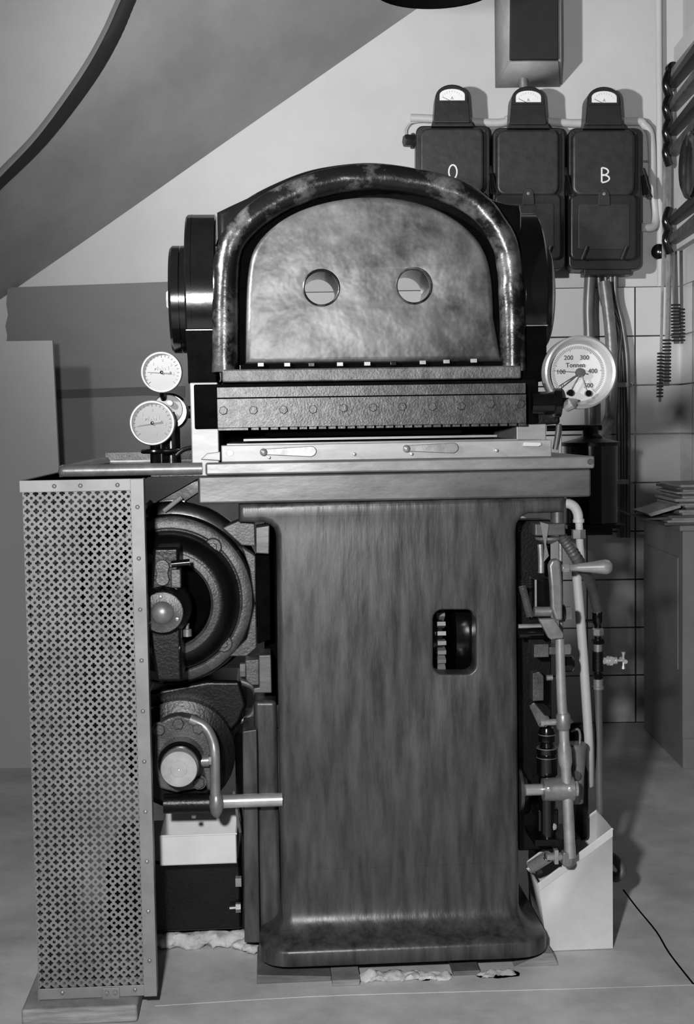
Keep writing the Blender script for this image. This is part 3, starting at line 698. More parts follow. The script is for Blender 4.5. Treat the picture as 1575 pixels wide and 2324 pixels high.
for h_ in hole_px:
    c_ = L(h_[0], h_[1], HY); bm = bmesh.new()
    P.part('hole_rim', tube([V(c_.x + (HR + .001) * math.cos(2 * PI * k / 40), .041, c_.z + (HR + .001) * math.sin(2 * PI * k / 40)) for k in range(40)], .0028, 8, closed=True), 'worn_edge', head)
# rough bottom band and nuts in the groove
bnd = P.part('head_foot', box((pxx(504, 850, .012), .012, pz(840, 864, .012)), (pxx(1183, 850, .012), .22, pz(840, 834, .012))), 'castgrey', bevel=.004)
for px_, py_, m_ in ((592, 828, 'dullsteel'), (652, 828, 'dullsteel'), (707, 828, 'black'), (772, 827, 'steel_light'), (834, 826, 'steel_light'), (893, 825, 'black'), (960, 823, 'dullsteel'), (1014, 821, 'dullsteel'), (1076, 819, 'steel_light')):
    P.part('foot_bolt', bpx(L, px_ - 7, py_ - 5, px_ + 7, py_ + 4, .026, .04), m_, bnd, bevel=.001)
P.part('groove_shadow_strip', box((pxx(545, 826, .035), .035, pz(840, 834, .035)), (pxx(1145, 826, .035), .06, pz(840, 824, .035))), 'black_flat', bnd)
# bearing housings
HC = .235; HRAD = .20
for side, (xa, xb, yc_, t_, j_, b_) in {'l': (419, 491, 661, 463, 748, 868), 'r': (1182, 1246, 655, 458, 738, 862)}.items():
    x_a = pxx(xa, 700, .04); x_b = pxx(xb, 700, .04)
    zc_ = pz((xa + xb) / 2, yc_, .035)
    hp = P.part('bearing_housing', lathe((x_a, HC, zc_), (1, 0, 0), [(HRAD - .004, 0), (HRAD, .004), (HRAD, x_b - x_a - .004), (HRAD - .004, x_b - x_a)], 72), 'black')
    zj = pz((xa + xb) / 2, j_, .04); zbt = pz((xa + xb) / 2, b_ + 2, .03)
    P.part('housing_foot', box((x_a + .003, .052, zbt), (x_b - .003, .42, zj)), 'black_satin', hp, bevel=.004)
    P.part('joint_line', box((x_a + .001, .05, zj - .001), (x_b - .001, .3, zj + .0012)), 'dullsteel', hp)
    P.part('oil_groove', lathe((x_a + .012, HC, zc_), (1, 0, 0), [(HRAD + .0012, 0), (HRAD + .0012, .002)], 72), 'black', hp)
    if side == 'l':
        P.part('end_cap', lathe((x_a, HC, zc_), (-1, 0, 0), [(.128, 0), (.128, .016), (.118, .0165), (.118, .018), (.128, .0185), (.128, .036), (.122, .042), (0, .042)], 72), 'black', hp)
        P.part('shaft_nut', lathe((x_a - .042, HC - .0, zc_), (-1, 0, 0), [(.024, 0), (.024, .008), (.020, .012)], 6), 'steel', hp)
    else:
        P.part('end_cap', lathe((x_b, HC, zc_), (1, 0, 0), [(.115, 0), (.115, .010), (.108, .0105), (.126, .011), (.126, .028), (.12, .032), (0, .032)], 72), 'dullsteel', hp)

# little table rim / left tray frame
zT = pz(300, 1053, -.0)
xa, xb = pxx(132, 1060, .0), x0s + .01
tr = P.part('side_tray', box((xa, .0, zT - .03), (xb, .77, zT - .024)), 'black_rough', bevel=.001)
bm = bmesh.new()
for p0, p1 in (((xa + .013, .0, zT - .013), (xb, .0, zT - .013)), ((xa + .013, 0, zT - .013), (xa + .013, .77, zT - .013)), ((xa + .013, .77, zT - .013), (xb, .77, zT - .013))):
    add_tube(bm, [V(*p0), V(*p1)], .014, 14)
add_ball(bm, (xa + .013, 0, zT - .013), .014); P.part('tray_rim', bm, 'dullsteel', tr)
P.part('tray_back_lip', box((pxx(240, 1035, .76), .755, zT - .01), (xb, .765, zT + .012)), 'castgrey', tr)
P.part('bed_side', box((x0s + .004, .0, zA + .0), (x0s + .02, .77, zB)), 'slab_dark')
P.part('bed_rear', box((x0s + .02, .42, zA), (x1s, .75, zC)), 'slab_dark', bevel=.004)

# ------------------------------------------------------------------ pressure gauges
def dial(t, c, R, parent, nums, title, ticks=None, a0=220, a1=-40, tsz=.012, nsz=.012, long_every=5, nt=40):
    """c: centre of the dial face, R its radius"""
    y = -.0008
    if ticks is not False:
        bm = bmesh.new()
        for k in range(nt + 1):
            a = math.radians(a0 + (a1 - a0) * k / nt); l_ = .16 if k % long_every == 0 else .11
            add_tube(bm, [c + V(math.cos(a), 0, math.sin(a)) * R * .96 + V(0, y, 0), c + V(math.cos(a), 0, math.sin(a)) * R * (.96 - l_) + V(0, y, 0)], .0005 if R > .05 else .0004, 4)
        t.part('tick_marks', bm, 'ink', parent)
    bm = bmesh.new()
    for (s, dx, dz) in nums: add_text(bm, s, nsz, c + V(dx, y, dz), bold=.0002)
    t.part('numerals', bm, 'ink' if R > .05 else 'greyink', parent)
    bm = bmesh.new(); add_text(bm, title[0], tsz, c + V(title[1], y, title[2]), bold=.0003); t.part('lettering', bm, 'ink' if R > .05 else 'greyink', parent)
def small_gauge(px, py, R, y, label, nums, ang, m='bezels'):
    c = L(px, py, y); t = Thing('pressure_gauge', label, 'gauge', c + V(0, .03, -R), L, 'small round pressure gauges at the left')
    cs = t.part('case', lathe(c, (0, 1, 0), [(R * .9, -.0005), (R * .97, -.0004), (R, .0), (R, .012), (R * .94, .02), (R * .93, .045), (R * .8, .05)], 56), 'black_rough')
    t.part('bezel', lathe(c, (0, -1, 0), [(R, -.004), (R, .006), (R * .96, .010), (R * .90, .010), (R * .89, .002), (R * .89, -.004)], 56, cap=False), m)
    fc = c + V(0, -.0022, 0)
    d_ = t.part('dial', lathe(fc, (0, -1, 0), [(R * .9, -.002), (R * .9, 0), (0, 0)], 48), 'dials')
    dial(t, fc, R * .88, d_, nums, ('M·A·N', -.001, R * .2), nt=20, tsz=.013, nsz=.009)
    a = math.radians(ang); dv = V(math.cos(a), 0, math.sin(a))
    bm = bmesh.new(); add_tube(bm, [fc - dv * R * .4 + V(0, -.003, 0), fc + V(0, -.003, 0), fc + dv * R * .72 + V(0, -.003, 0)], .001, 6, radii=[.0035, .0018, .0006])
    t.part('pointer', bm, 'greyink', d_)
    t.part('pointer_hub', lathe(fc, (0, -1, 0), [(.004, 0), (.004, .005), (0, .006)], 14), 'black', d_)
    return t
zt0 = zT - .024
small_gauge(367, 845, .0495, .22, 'small round gauge with steel rim, upper of the two left of the arched head', [('0', -.027, -.002), ('1', -.020, .020), ('2', .002, .029), ('3', .022, .018), ('4', .027, -.004)], 178)
small_gauge(346, 960, .0535, .16, 'round gauge with steel rim, lower and slightly larger of the two at the left', [('0', -.029, -.004), ('1', -.023, .020), ('2', 0, .031), ('4', .030, -.003), ('5', .008, -.026)], 190)
# valve body carrying the gauges
vb = Thing('gauge_valve', 'black valve stand with flange carrying the two small gauges, on the side tray', 'valve', V(pxx(378, 1030, .24), .24, zt0), L)
vc = L(386, 935, .26)
body = vb.part('flange', lathe(vc + V(0, .0, 0), (0, -1, 0), [(.046, -.03), (.046, 0), (.040, .003), (.040, .006)], 40), 'black')
vb.part('flange_face', lathe(vc + V(-.004, -.006, .006), (0, -1, 0), [(.036, 0), (.034, .004), (0, .005)], 36), 'dials', body)
vb.part('flange_bolt', lathe(L(386, 915, .24), (0, -1, 0), [(.008, 0), (.007, .006), (0, .008)], 16), 'steel', body)
vb.part('column', tube([V(vc.x, vc.y + .01, zt0), V(vc.x, vc.y + .01, vc.z)], .024, 20), 'black')
vb.part('upper_stem', tube([L(369, 888, .24), L(372, 905, .255)], .009, 12), 'black')
vb.part('lower_stem', tube([L(352, 1008, .19), V(L(352, 1008, .19).x, .2, zt0)], .013, 12), 'black')
vb.part('side_pipe', tube([vc + V(.02, .01, 0), L(436, 935, .28)], .016, 16), 'black')
bm = bmesh.new(); hw = L(365, 1024, .20)
add_tube(bm, [hw + V(.043 * math.cos(2 * PI * k / 32), .043 * math.sin(2 * PI * k / 32), 0) for k in range(32)], .0055, 10, closed=True)
for k in range(3): add_tube(bm, [hw, hw + V(.043 * math.cos(2.1 * k + .4), .043 * math.sin(2.1 * k + .4), 0)], .004, 8)
vb.part('hand_wheel', bm, 'black')
vb.part('bent_lever', tube(smooth_pts([L(400, 1034, .16), L(418, 1020, .16), L(450, 1014, .16), L(462, 1020, .16), L(464, 1034, .16)], 4), .0055, 10), 'black_rough')

# big dial
gc_ = L(1317, 845, .0)
g = Thing('tonnage_gauge', 'large white round dial reading Tonnen with steel rim, right of the arched head', 'gauge', gc_ + V(0, .05, -.084), L)
g.part('case', lathe(gc_, (0, 1, 0), [(.080, .030), (.083, .031), (.083, .04), (.076, .06), (.03, .062), (.03, .1)], 64), 'black_rough')
g.part('bezel', lathe(gc_, (0, -1, 0), [(.083, -.032), (.084, .0), (.083, .008), (.079, .011), (.073, .008), (.066, -.020), (.064, -.026)], 64, cap=False), 'bezel')
fc = gc_ + V(0, .022, 0)
dl = g.part('dial', lathe(fc, (0, -1, 0), [(.068, -.002), (.068, 0), (0, 0)], 64), 'dial')
dial(g, fc, .064, dl, [('0', -.037, -.030), ('100', -.040, .002), ('200', -.022, .034), ('300', .015, .034), ('400', .034, .003), ('500', .024, -.030)], ('Tonnen', -.006, .017), a0=215, a1=-48, nt=75, long_every=15, tsz=.0145, nsz=.0145)
g.part('hub', lathe(fc + V(.004, 0, 0), (0, -1, 0), [(.011, 0), (.010, .010), (0, .011)], 24), 'ink', dl)
h0 = fc + V(.004, -.006, 0)
for nm, tip, tl, r1, mm in (('pressure_pointer', (-.046, -.036), (.006, .004), .0022, 'ink'), ('second_pointer', (-.050, -.030), (.004, .002), .0015, 'ink'), ('maximum_pointer', (-.062, .005), (.018, -.004), .0012, 'ink')):
    g.part(nm, tube([h0 + V(tl[0], 0, tl[1]), h0, h0 + V(tip[0], 0, tip[1])], r1, 6, radii=[r1 * 1.2, r1, r1 * .35]), mm, dl)
for dx, dz in ((-.026, -.046), (.016, -.048)):
    st = g.part('setting_arm', tube([h0 + V(0, -.003, 0), h0 + V(dx, -.003, dz)], .0013, 8), 'dullsteel', dl)
    g.part('setting_knob', lathe(h0 + V(dx, -.002, dz), (0, -1, 0), [(.0075, 0), (.0075, .012), (.006, .014), (0, .014)], 20), 'black', dl)

# ------------------------------------------------------------------ perforated guard
yg0, yg1 = -.20, .39
gx0, gx1 = pxx(69, 1660, yg0), pxx(341, 1660, yg0)
gz1 = pz(190, 1088, yg0); gz0 = .040
g = Thing('perforated_guard', 'tall grey box guard of pierced sheet metal with riveted frame, standing on a wooden block', 'guard', ((gx0 + gx1) / 2, yg0 + .2, gz0), L)
PT = .0183
def cell():
    h = PT / 2; r = .0034; o_ = []
    for sx, sz, a in ((1, 1, 1.5 * PI), (-1, 1, 0), (-1, -1, .5 * PI), (1, -1, PI)):
        # concave quarter circles at the corners, walked counter-clockwise
        cx, cz = sx * h, sz * h
        st = {(1, 1): 1.5 * PI, (-1, 1): 0.0, (-1, -1): .5 * PI, (1, -1): PI}[(sx, sz)]
        for k in range(4): o_.append((cx + r * math.cos(st - (PI / 2) * k / 3), cz + r * math.sin(st - (PI / 2) * k / 3)))
    q = []; pr_, po = .0027, .0034
    for j in range(4):
        a = j * PI / 2
        for k in range(7):
            b = a - 1.85 + 3.7 * k / 6; q.append((po * math.cos(a) + pr_ * math.cos(b), po * math.sin(a) + pr_ * math.sin(b)))
    return o_, q
co, cq = cell()
flat = co + cq
tris = tessellate_polygon([[Vector((p[0], p[1], 0)) for p in co], [Vector((p[0], p[1], 0)) for p in cq]])
def perforated(n, m, place, parent_name):
    vs, fs, idx = [], [], {}
    for i in range(n):
        for j in range(m):
            loc = []
            for p in flat:
                key = (round((p[0] + i * PT) * 2e4), round((p[1] + j * PT) * 2e4))
                if key not in idx: idx[key] = len(vs); vs.append(place(p[0] + i * PT, p[1] + j * PT))
                loc.append(idx[key])
            for t_ in tris:
                f_ = [loc[q_] for q_ in t_]
                if len(set(f_)) == 3: fs.append(f_)
    me = bpy.data.meshes.new('sheet'); me.from_pydata([tuple(v - g.base) for v in vs], [], fs); me.update()
    bm = bmesh.new(); bm.from_mesh(me); bmesh.ops.recalc_face_normals(bm, faces=bm.faces); bm.to_mesh(me); bm.free()
    me.materials.append(M['guard'])
    o = bpy.data.objects.new(parent_name, me); C.objects.link(o); o.parent = g.o
    sd = o.modifiers.new('thickness', 'SOLIDIFY'); sd.thickness = .0012; sd.offset = 0
    return o
fz0, fz1 = gz0 + .022, gz1 - .022
nz = int((fz1 - fz0) / PT) + 2
nx = int((gx1 - .026 - gx0) / PT) + 1
perforated(nx, nz, lambda u, v: V(gx0 + PT * .45 + u, yg0 + .001, fz0 + v + .002), 'front_sheet')
ny = int((yg1 - yg0) / PT)
perforated(ny, nz, lambda u, v: V(gx0, yg0 + PT * .5 + u, fz0 + v + .002), 'side_sheet')
for nm, a_, b_ in (('top_frame', (gx0 - .006, yg0 - .003, gz1 - .025), (gx1, yg0 - .0005, gz1)), ('right_frame', (gx1 - .028, yg0 - .004, gz0 - .002), (gx1, yg0 - .0008, gz1 - .001)), ('bottom_frame', (gx0, yg0 - .003, gz0), (gx1, yg0 - .0005, gz0 + .024))):
    fr_ = g.part(nm, box(a_, b_), 'guardframe', bevel=.001)
    if nm == 'top_frame': rv = [(gx0 + .066, gz1 - .013), (gx0 + .12, gz1 - .013), (gx0 + .197, gz1 - .013)]
    elif nm == 'right_frame': rv = [(gx1 - .014, gz1 - .06 - k * .1085) for k in range(10)]
    else: rv = [(gx0 + .05, gz0 + .014), (gx0 + .205, gz0 + .014)]
    for k_, (rx_, rz_) in enumerate(rv): g.part('rivet', lathe((rx_, a_[1], rz_), (0, -1, 0), [(.0048, 0), (.004, .0022), (.002, .0034), (0, .0036)], 12), 'dullsteel', fr_)
bm = box((gx1 - .004, yg0, gz0), (gx1, yg0 + .03, gz1)); add_box(bm, (gx0 - .005, yg0, gz1 - .024), (gx0 - .001, yg1, gz1)); add_box(bm, (gx0 - .003, yg1 - .02, gz0), (gx0 + .003, yg1, gz1)); add_box(bm, (gx0 - .002, yg0, gz0 - .002), (gx0 + .002, yg1, gz0 + .022))
g.part('return_flange', bm, 'guardframe')
g.part('top_sheet', box((gx0, yg0 + .001, gz1 - .003), (gx1 - .002, yg1, gz1 - .001)), 'black_flat')
tb = g.part('foot_tab', box((gx0 + .135, yg0 - .007, gz0 - .012), (gx0 + .172, yg0 - .003, gz0 + .022)), 'guardframe', bevel=.0015)
for dx in (.145, .163): g.part('tab_bolt', lathe((gx0 + dx, yg0 - .007, gz0 + .012), (0, -1, 0), [(.005, 0), (.0045, .004), (0, .005)], 12), 'dullsteel', tb)
wx0, wx1 = pxx(48, 2285, -.24), pxx(312, 2285, -.24)
single('wooden_block', box((wx0, -.245, 0), (wx1, .40, .038)), 'wood', 'worn wooden block on the floor beneath the perforated guard', 'block', ((wx0 + wx1) / 2, 0, 0), L, bevel=.007)

# ------------------------------------------------------------------ motor behind the guard
c0 = L(385, 1362, .12)
mo = Thing('electric_motor', 'round black electric motor with ribbed end bell, mounted left of the pedestal', 'motor', c0 + V(0, .15, -.2), L)
mo.part('housing', lathe(c0, (0, 1, 0), [(.186, .0), (.186, .04), (.20, .05), (.20, .065), (.180, .07), (.180, .30), (.12, .33)], 72), 'black_rough')
mo.part('rear_flange', lathe(c0 + V(-.0, .10, .006), (0, 1, 0), [(.17, 0), (.212, 0), (.222, .006), (.222, .03), (.212, .036), (.17, .036)], 72), 'black')
ef = mo.part('end_flange', lathe(c0, (0, -1, 0), [(.194, -.03), (.197, -.004), (.194, .002), (.186, .006), (.172, .006), (.168, .002), (.168, -.01)], 72, cap=False), 'castgrey')
mo.part('seam_ring', tube([c0 + V(.197 * math.cos(2 * PI * k / 72), -.0, .197 * math.sin(2 * PI * k / 72)) for k in range(72)], .004, 8, closed=True), 'black', ef)
bell = mo.part('end_bell', lathe(c0, (0, -1, 0), [(.166, -.01), (.164, .02), (.156, .045), (.145, .062), (.132, .072), (.118, .076), (.108, .070), (.098, .052), (.094, .030), (.094, .0)], 72, cap=False), 'black_rough', ang=60)
mo.part('bell_lip', lathe(c0 + V(0, -.07, 0), (0, -1, 0), [(.104, 0), (.117, .004), (.120, .007), (.106, .009), (.100, .002)], 72, cap=False), 'castgrey', bell)
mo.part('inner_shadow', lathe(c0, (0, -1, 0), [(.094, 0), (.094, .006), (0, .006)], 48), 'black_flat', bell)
for k, a in enumerate((50, -40, 140, 220)):
    a_ = math.radians(a); cc_ = c0 + V(.163 * math.cos(a_), -.004, .163 * math.sin(a_))
    lg = mo.part('flange_lug', lathe(cc_, (0, -1, 0), [(.022, -.02), (.021, .006), (.018, .009)], 24), 'castgrey', ef)
    mo.part('hex_bolt', hexbolt(cc_ + V(0, -.009, 0), (0, -1, 0), .0105, .009), 'castgrey', ef)
hb = L(369, 1390, -.10)
mo.part('spider', prism([(hb.x - .03, hb.z + .02), (hb.x - .02, hb.z + .14), (hb.x + .037, hb.z + .14), (hb.x + .037, hb.z - .16), (hb.x - .02, hb.z - .16), (hb.x - .035, hb.z - .04)], -.07, .11), 'black_rough', bevel=.008)
pad = []
for k in range(13): a = PI * k / 12; pad.append((hb.x - .0 + .016 * math.cos(a), hb.z + .098 + .016 * math.sin(a)))
pad.append((hb.x - .012, hb.z + .085))
for k in range(13): a = PI + PI * k / 12; pad.append((hb.x + .0 + .015 * math.cos(a), hb.z + .070 + .014 * math.sin(a)))
pad.append((hb.x + .012, hb.z + .084))
mo.part('raised_pad', prism(pad, -.082, -.068), 'castgrey', bevel=.002)
mo.part('terminal_block', box((hb.x + .018, -.078, hb.z + .05), (hb.x + .040, -.05, hb.z + .092)), 'castgrey', bevel=.003)
mo.part('brush_holder', tube([hb + V(.02, .03, .103), hb + V(.06, .03, .106)], .008, 12), 'black')
bc = mo.part('bearing_boss', lathe(hb + V(0, .10, 0), (0, -1, 0), [(.060, 0), (.058, .06), (.048, .09), (.045, .10)], 40), 'black_rough')
mo.part('bearing_cover', lathe(hb, (0, -1, 0), [(.044, 0), (.044, .004), (.026, .0055), (.025, .006)], 44), 'castgrey', bc)
mo.part('dome_cap', ball(hb + V(0, -.003, 0), .0255, 4, (1, .8, 1)), 'dullsteel', bc)
for a in (95, 215, -25):
    a_ = math.radians(a); mo.part('cover_screw', lathe(hb + V(.035 * math.cos(a_), -.005, .035 * math.sin(a_)), (0, -1, 0), [(.0045, 0), (.004, .003), (0, .004)], 12), 'dullsteel', bc)
mo.part('grease_nipple', lathe(L(425, 1432, -.02), (0, 0, 1), [(.010, -.012), (.010, .004), (.0045, .005), (.0045, .014), (.006, .015), (.005, .018)], 12), 'dullsteel')
mo.part('oil_drain', tube([L(380, 1470, -.05), L(410, 1470, -.05)], .02, 14), 'black_rough')
# lugs towards the pedestal
def lug(pxs, y0, y1, m='castgrey', bev=.005): return prism(ol(L, pxs, y0), y0, y1), m, bev
for nm, pxs, y0, y1, m_ in (('upper_lug', [(504, 1198), (545, 1180), (552, 1186), (578, 1188), (580, 1240), (548, 1238)], .06, .14, 'castgrey'),
                            ('upper_pad', [(580, 1197), (612, 1192), (611, 1258), (580, 1256)], .03, .12, 'slab_dark'),
                            ('guide_rail', [(580, 1260), (612, 1260), (614, 1452), (584, 1462)], .05, .16, 'black_satin'),
                            ('web', [(548, 1240), (580, 1262), (583, 1470), (560, 1490), (520, 1490), (560, 1450), (578, 1370), (566, 1290)], .10, .14, 'castgrey'),
                            ('lower_lug', [(556, 1498), (588, 1496), (588, 1556), (570, 1556), (558, 1545)], .04, .12, 'castgrey'),
                            ('lower_pad', [(587, 1487), (615, 1486), (617, 1573), (575, 1573), (575, 1562), (588, 1560)], .03, .12, 'slab_dark')):
    mo.part(nm, prism(ol(L, pxs, y0), y0, y1), m_, bevel=.003)
mo.part('lug_nut', lathe(L(545, 1520, .07), (1, 0, 0), [(.017, 0), (.017, .012)], 6), 'dullsteel')
# lower guard strap ring
mo.part('curved_strap', tube(smooth_pts([L(540, 1545, .2), L(575, 1560, .2), L(583, 1590, .2), L(572, 1622, .2), L(545, 1636, .2), L(520, 1628, .2)], 4), .008, 10), 'slab_dark')
mo.part('drive_belt_cover', prism(ol(L, [(335, 1570), (470, 1545), (545, 1545), (560, 1600), (545, 1640), (495, 1700), (380, 1690), (340, 1640)], .16), .16, .34), 'black_rough', bevel=.01)
mo.part('belt_guard_arm', prism(ol(L, [(300, 1170), (455, 1083), (462, 1112), (420, 1140), (330, 1190)], .24), .24, .28), 'black', bevel=.003)
mo.part('tension_rod', tube([L(372, 1160, .2), L(412, 1128, .2)], .006, 10), 'steel_light')
mo.part('tension_rod', tube([L(325, 1155, .2), L(345, 1138, .2)], .006, 10), 'steel_light')

# ------------------------------------------------------------------ pump and crank below the motor
pu = Thing('hydraulic_pump', 'black cast pump bracket with round bright shaft end and six-sided bolts, below the motor', 'pump', L(420, 1800, .05), L)
op = [(352, 1660), (362, 1640), (385, 1628), (410, 1625), (445, 1632), (472, 1652), (489, 1682), (494, 1720), (497, 1795), (470, 1795), (462, 1760), (450, 1790), (400, 1800), (362, 1790), (350, 1740)]
pb = pu.part('bracket', prism(ol(L, op, .0), .0, .05), 'castgrey', bevel=.006)
pu.part('pump_body', lathe(L(405, 1730, .05), (0, 1, 0), [(.098, 0), (.098, .06), (.13, .07), (.13, .30)], 48), 'black_rough')
for bx_, by_ in ((405, 1641), (450, 1652), (362, 1655), (452, 1775)): pu.part('hex_bolt', hexbolt(L(bx_, by_, 0), (0, -1, 0), .0135, .012), 'castgrey', pb)
sc = L(412, 1722, -.0)
sh = pu.part('shaft_collar', lathe(sc, (0, -1, 0), [(.052, 0), (.050, .04), (.044, .045), (.044, .06)], 48), 'black')
pu.part('shaft_end', lathe(sc + V(0, -.05, 0), (0, -1, 0), [(.0415, 0), (.0415, .040), (.0395, .043), (.018, .0432), (.0175, .0428), (.003, .0428), (.0028, .039), (0, .039)], 48), 'steel', sh)
pu.part('set_boss', tube([L(448, 1728, -.03), L(474, 1726, -.03)], .0135, 18), 'dullsteel', sh)
pu.part('set_screw', lathe(L(472, 1726, -.03), (1, 0, 0), [(.010, 0), (.010, .008)], 6), 'steel_light', sh)
pu.part('forked_arm', tube(smooth_pts([L(430, 1632, .0), L(463, 1648, .0), L(480, 1675, -.01), L(487, 1705, -.02), L(488, 1760, -.02), L(489, 1800, -.02), L(491, 1838, -.02)], 4), .012, 14, radii=None), 'dullsteel', ang=70)
pu.part('arm_end', ball(L(491, 1825, -.02), .0165, 3, (1, 1, 1.9)), 'dullsteel')
pu.part('pivot_sleeve', tube([L(372, 1824, -.0), L(476, 1822, -.0)], .0225, 24), 'black_rough')
pu.part('drain_nipple', lathe(L(440, 1850, 0), (0, 0, -1), [(.006, 0), (.006, .006), (0, .008)], 10), 'dullsteel')
single('pivot_shaft', lathe(L(474, 1820, -.0), (1, 0, 0), [(.0155, 0), (.0155, pxx(637, 1816) - pxx(474, 1820) - .002), (.0155, pxx(637, 1816) - pxx(474, 1820) + .004)], 28), 'steel', 'bright round shaft running from the pump arm into the pedestal', 'shaft', L(555, 1818, 0), L)
bm = bmesh.new()
xa, xb = pxx(362, 1928, .02), pxx(537, 1928, .02); za, zb_ = pz(450, 1962, .02), pz(450, 1895, .02)
for a_, b_ in (((xa, .02, za), (xb, .022, zb_)), ((xa, .20, za), (xb, .202, zb_ + .03)), ((xa, .02, za), (xa + .002, .2, zb_)), ((xb - .002, .02, za), (xb, .2, zb_)), ((xa, .02, za), (xb, .2, za + .002))): add_box(bm, a_, b_)
dt = Thing('drip_tray', 'small bright sheet-metal drip tray hung under the pump', 'tray', ((xa + xb) / 2, .1, za), L)
dt.part('pan', bm, 'galv')
dt.part('rolled_edge', tube([V(xa, .02, zb_), V(xb, .02, zb_), V(xb, .2, zb_)], .0025, 8), 'galv')
dt.part('wire_hanger', tube(smooth_pts([L(530, 1795, .03), L(536, 1830, .03), L(540, 1860, .04), L(545, 1888, .06)], 4), .0035, 8), 'dullsteel')
dt.part('wire_hanger', tube(smooth_pts([L(545, 1830, .10), L(550, 1870, .10), L(556, 1910, .10)], 4), .0035, 8), 'black')
xa, xb = pxx(240, 2040, .12), pxx(548, 2040, .12)
pc = Thing('pump_chest', 'black cast chest under the drip tray, bolted to the pedestal foot', 'chest', ((xa + xb) / 2, .3, .04), L)
pc.part('chest', box((xa, .12, pz(450, 2113, .12)), (xb, .46, pz(450, 1952, .12))), 'black_rough', bevel=.008)
pc.part('square_nut', bpx(L, 534, 1994, 548, 2013, .10, .12), 'steel_light', bevel=.001)
pc.part('hex_nut', lathe(L(535, 2060, .10), (1, 0, 0), [(.012, 0), (.012, .012)], 6), 'dullsteel')
pc.part('stud', tube([L(521, 2061, .10), L(536, 2060, .10)], .004, 10), 'dullsteel')
for sx in (xa + .05, xb - .05): pc.part('foot', box((sx - .03, .2, 0), (sx + .03, .4, pz(450, 2110, .12))), 'black_rough')
fl = P.part('side_plate', prism(ol(L, [(550, 1660), (583, 1655), (590, 2140), (555, 2140)], .05), .05, .3), 'cast', bevel=.003)
P.part('side_casting', prism(ol(L, [(575, 1590), (628, 1590), (640, 2150), (590, 2150)], .075), .075, .4), 'cast', bevel=.012)
P.part('inner_side', prism(ol(L, [(600, 1180), (640, 1180), (640, 1600), (600, 1600)], .17), .17, .3), 'black_flat')
P.part('accumulator', lathe(L(572, 1660, .15), (0, 0, -1), [(.038, 0), (.042, .01), (.042, .15), (.03, .16)], 32), 'black_rough')

# cotton waste on the floor below the chest
def rag(name, specs, label, base, seed, m='rag'):
    bm = bmesh.new()
    for (px_, py_, y_, r_) in specs: add_ball(bm, L(px_, py_, y_), r_, 3, (1.4, 1.3, .75))
    for v in bm.verts:
        q = v.co * 38; n_ = noise.noise_vector(q + V(seed, 0, 0)) * .010 + noise.noise_vector(q * 3 + V(0, seed, 0)) * .005; v.co += n_
        v.co.z = max(v.co.z, .001)
    return single(name, bm, m, label, 'rag', base, L, ang=60)
rag('cotton_rag', [(370 + k * 21, 2128 + random.uniform(-6, 8), .16, .019 + random.random() * .005) for k in range(9)] + [(552, 2145, .13, .018), (572, 2150, .10, .014)], 'crumpled pale cotton waste on the floor below the pump chest', L(460, 2150, .14), 3)

# ------------------------------------------------------------------ shims under the base
def shim(pts, y0, y1, label, m='wood_dark'):
    q = ol(L, pts, y0); q = [(a, max(b, 0.0)) for a, b in q]
    single('wooden_shim', prism(q, y0, y1), m, label, 'wooden shim', (sum(a for a, b in q) / len(q), (y0 + y1) / 2, 0), L, 'wooden shims under the press', bevel=.002)
yf = -.075
shim([(583, 2213), (752, 2216), (752, 2238), (583, 2236)], yf, .1, 'long flat wooden shim under the left front of the pedestal foot')
shim([(754, 2226), (818, 2223), (816, 2247), (772, 2250), (754, 2242)], yf - .03, .06, 'short pale wooden shim jutting forward under the middle of the pedestal foot', 'wood')
shim([(1028, 2205), (1090, 2202), (1090, 2229), (1028, 2232)], yf, .1, 'square wooden shim right of the middle under the pedestal foot')
shim([(1166, 2196), (1232, 2164), (1256, 2164), (1268, 2202), (1200, 2208)], -.04, .18, 'broad wooden wedge sticking out at the right end of the pedestal foot', 'wood')
def pack(x0_, x1_, yp, label, seed):
    rag('packing_lump', [(x0_ + (x1_ - x0_) * (k + .5) / 8, yp + random.uniform(-2, 3), yf + .0, .015) for k in range(8)], label, L((x0_ + x1_) / 2, yp + 10, yf), seed, 'rag')
pack(822, 1020, 2218, 'lumpy packing squeezed under the middle of the pedestal foot', 11)
pack(1096, 1162, 2216, 'lumpy packing squeezed under the right part of the pedestal foot', 15)

# ------------------------------------------------------------------ controls on the right
lv = Thing('control_lever', 'long upright steel hand lever with round-ended grip, right of the pedestal', 'lever', L(1275, 1790, -.02), L)
yl = -.02
add = lambda pts, y=yl: [L(p[0], p[1], y) for p in pts]
up_p = smooth_pts(add([(1262, 1276), (1263, 1330), (1266, 1400)]), 4)
lv.part('upper_arm', prism(ol(L, [(1246, 1284), (1252, 1271), (1268, 1268), (1273, 1276), (1277, 1330), (1278, 1408), (1262, 1410), (1252, 1380), (1250, 1330)], yl - .012), yl - .012, yl + .012), 'dullsteel', bevel=.006)
pts = smooth_pts(add([(1270, 1440), (1272, 1520), (1275, 1600), (1279, 1640), (1281, 1700), (1285, 1760), (1289, 1830), (1292, 1900), (1294, 1945)]), 4)
lv.part('rod', tube(pts, .0115, 18, radii=[.0105 + .003 * i / len(pts) + (.004 if 15 < i < 19 else 0) for i in range(len(pts))]), 'steel', ang=70)
lv.part('knuckle', lathe(L(1278, 1618, yl), (0, 0, -1), [(.013, 0), (.0165, .006), (.0165, .034), (.013, .04)], 20), 'dullsteel')
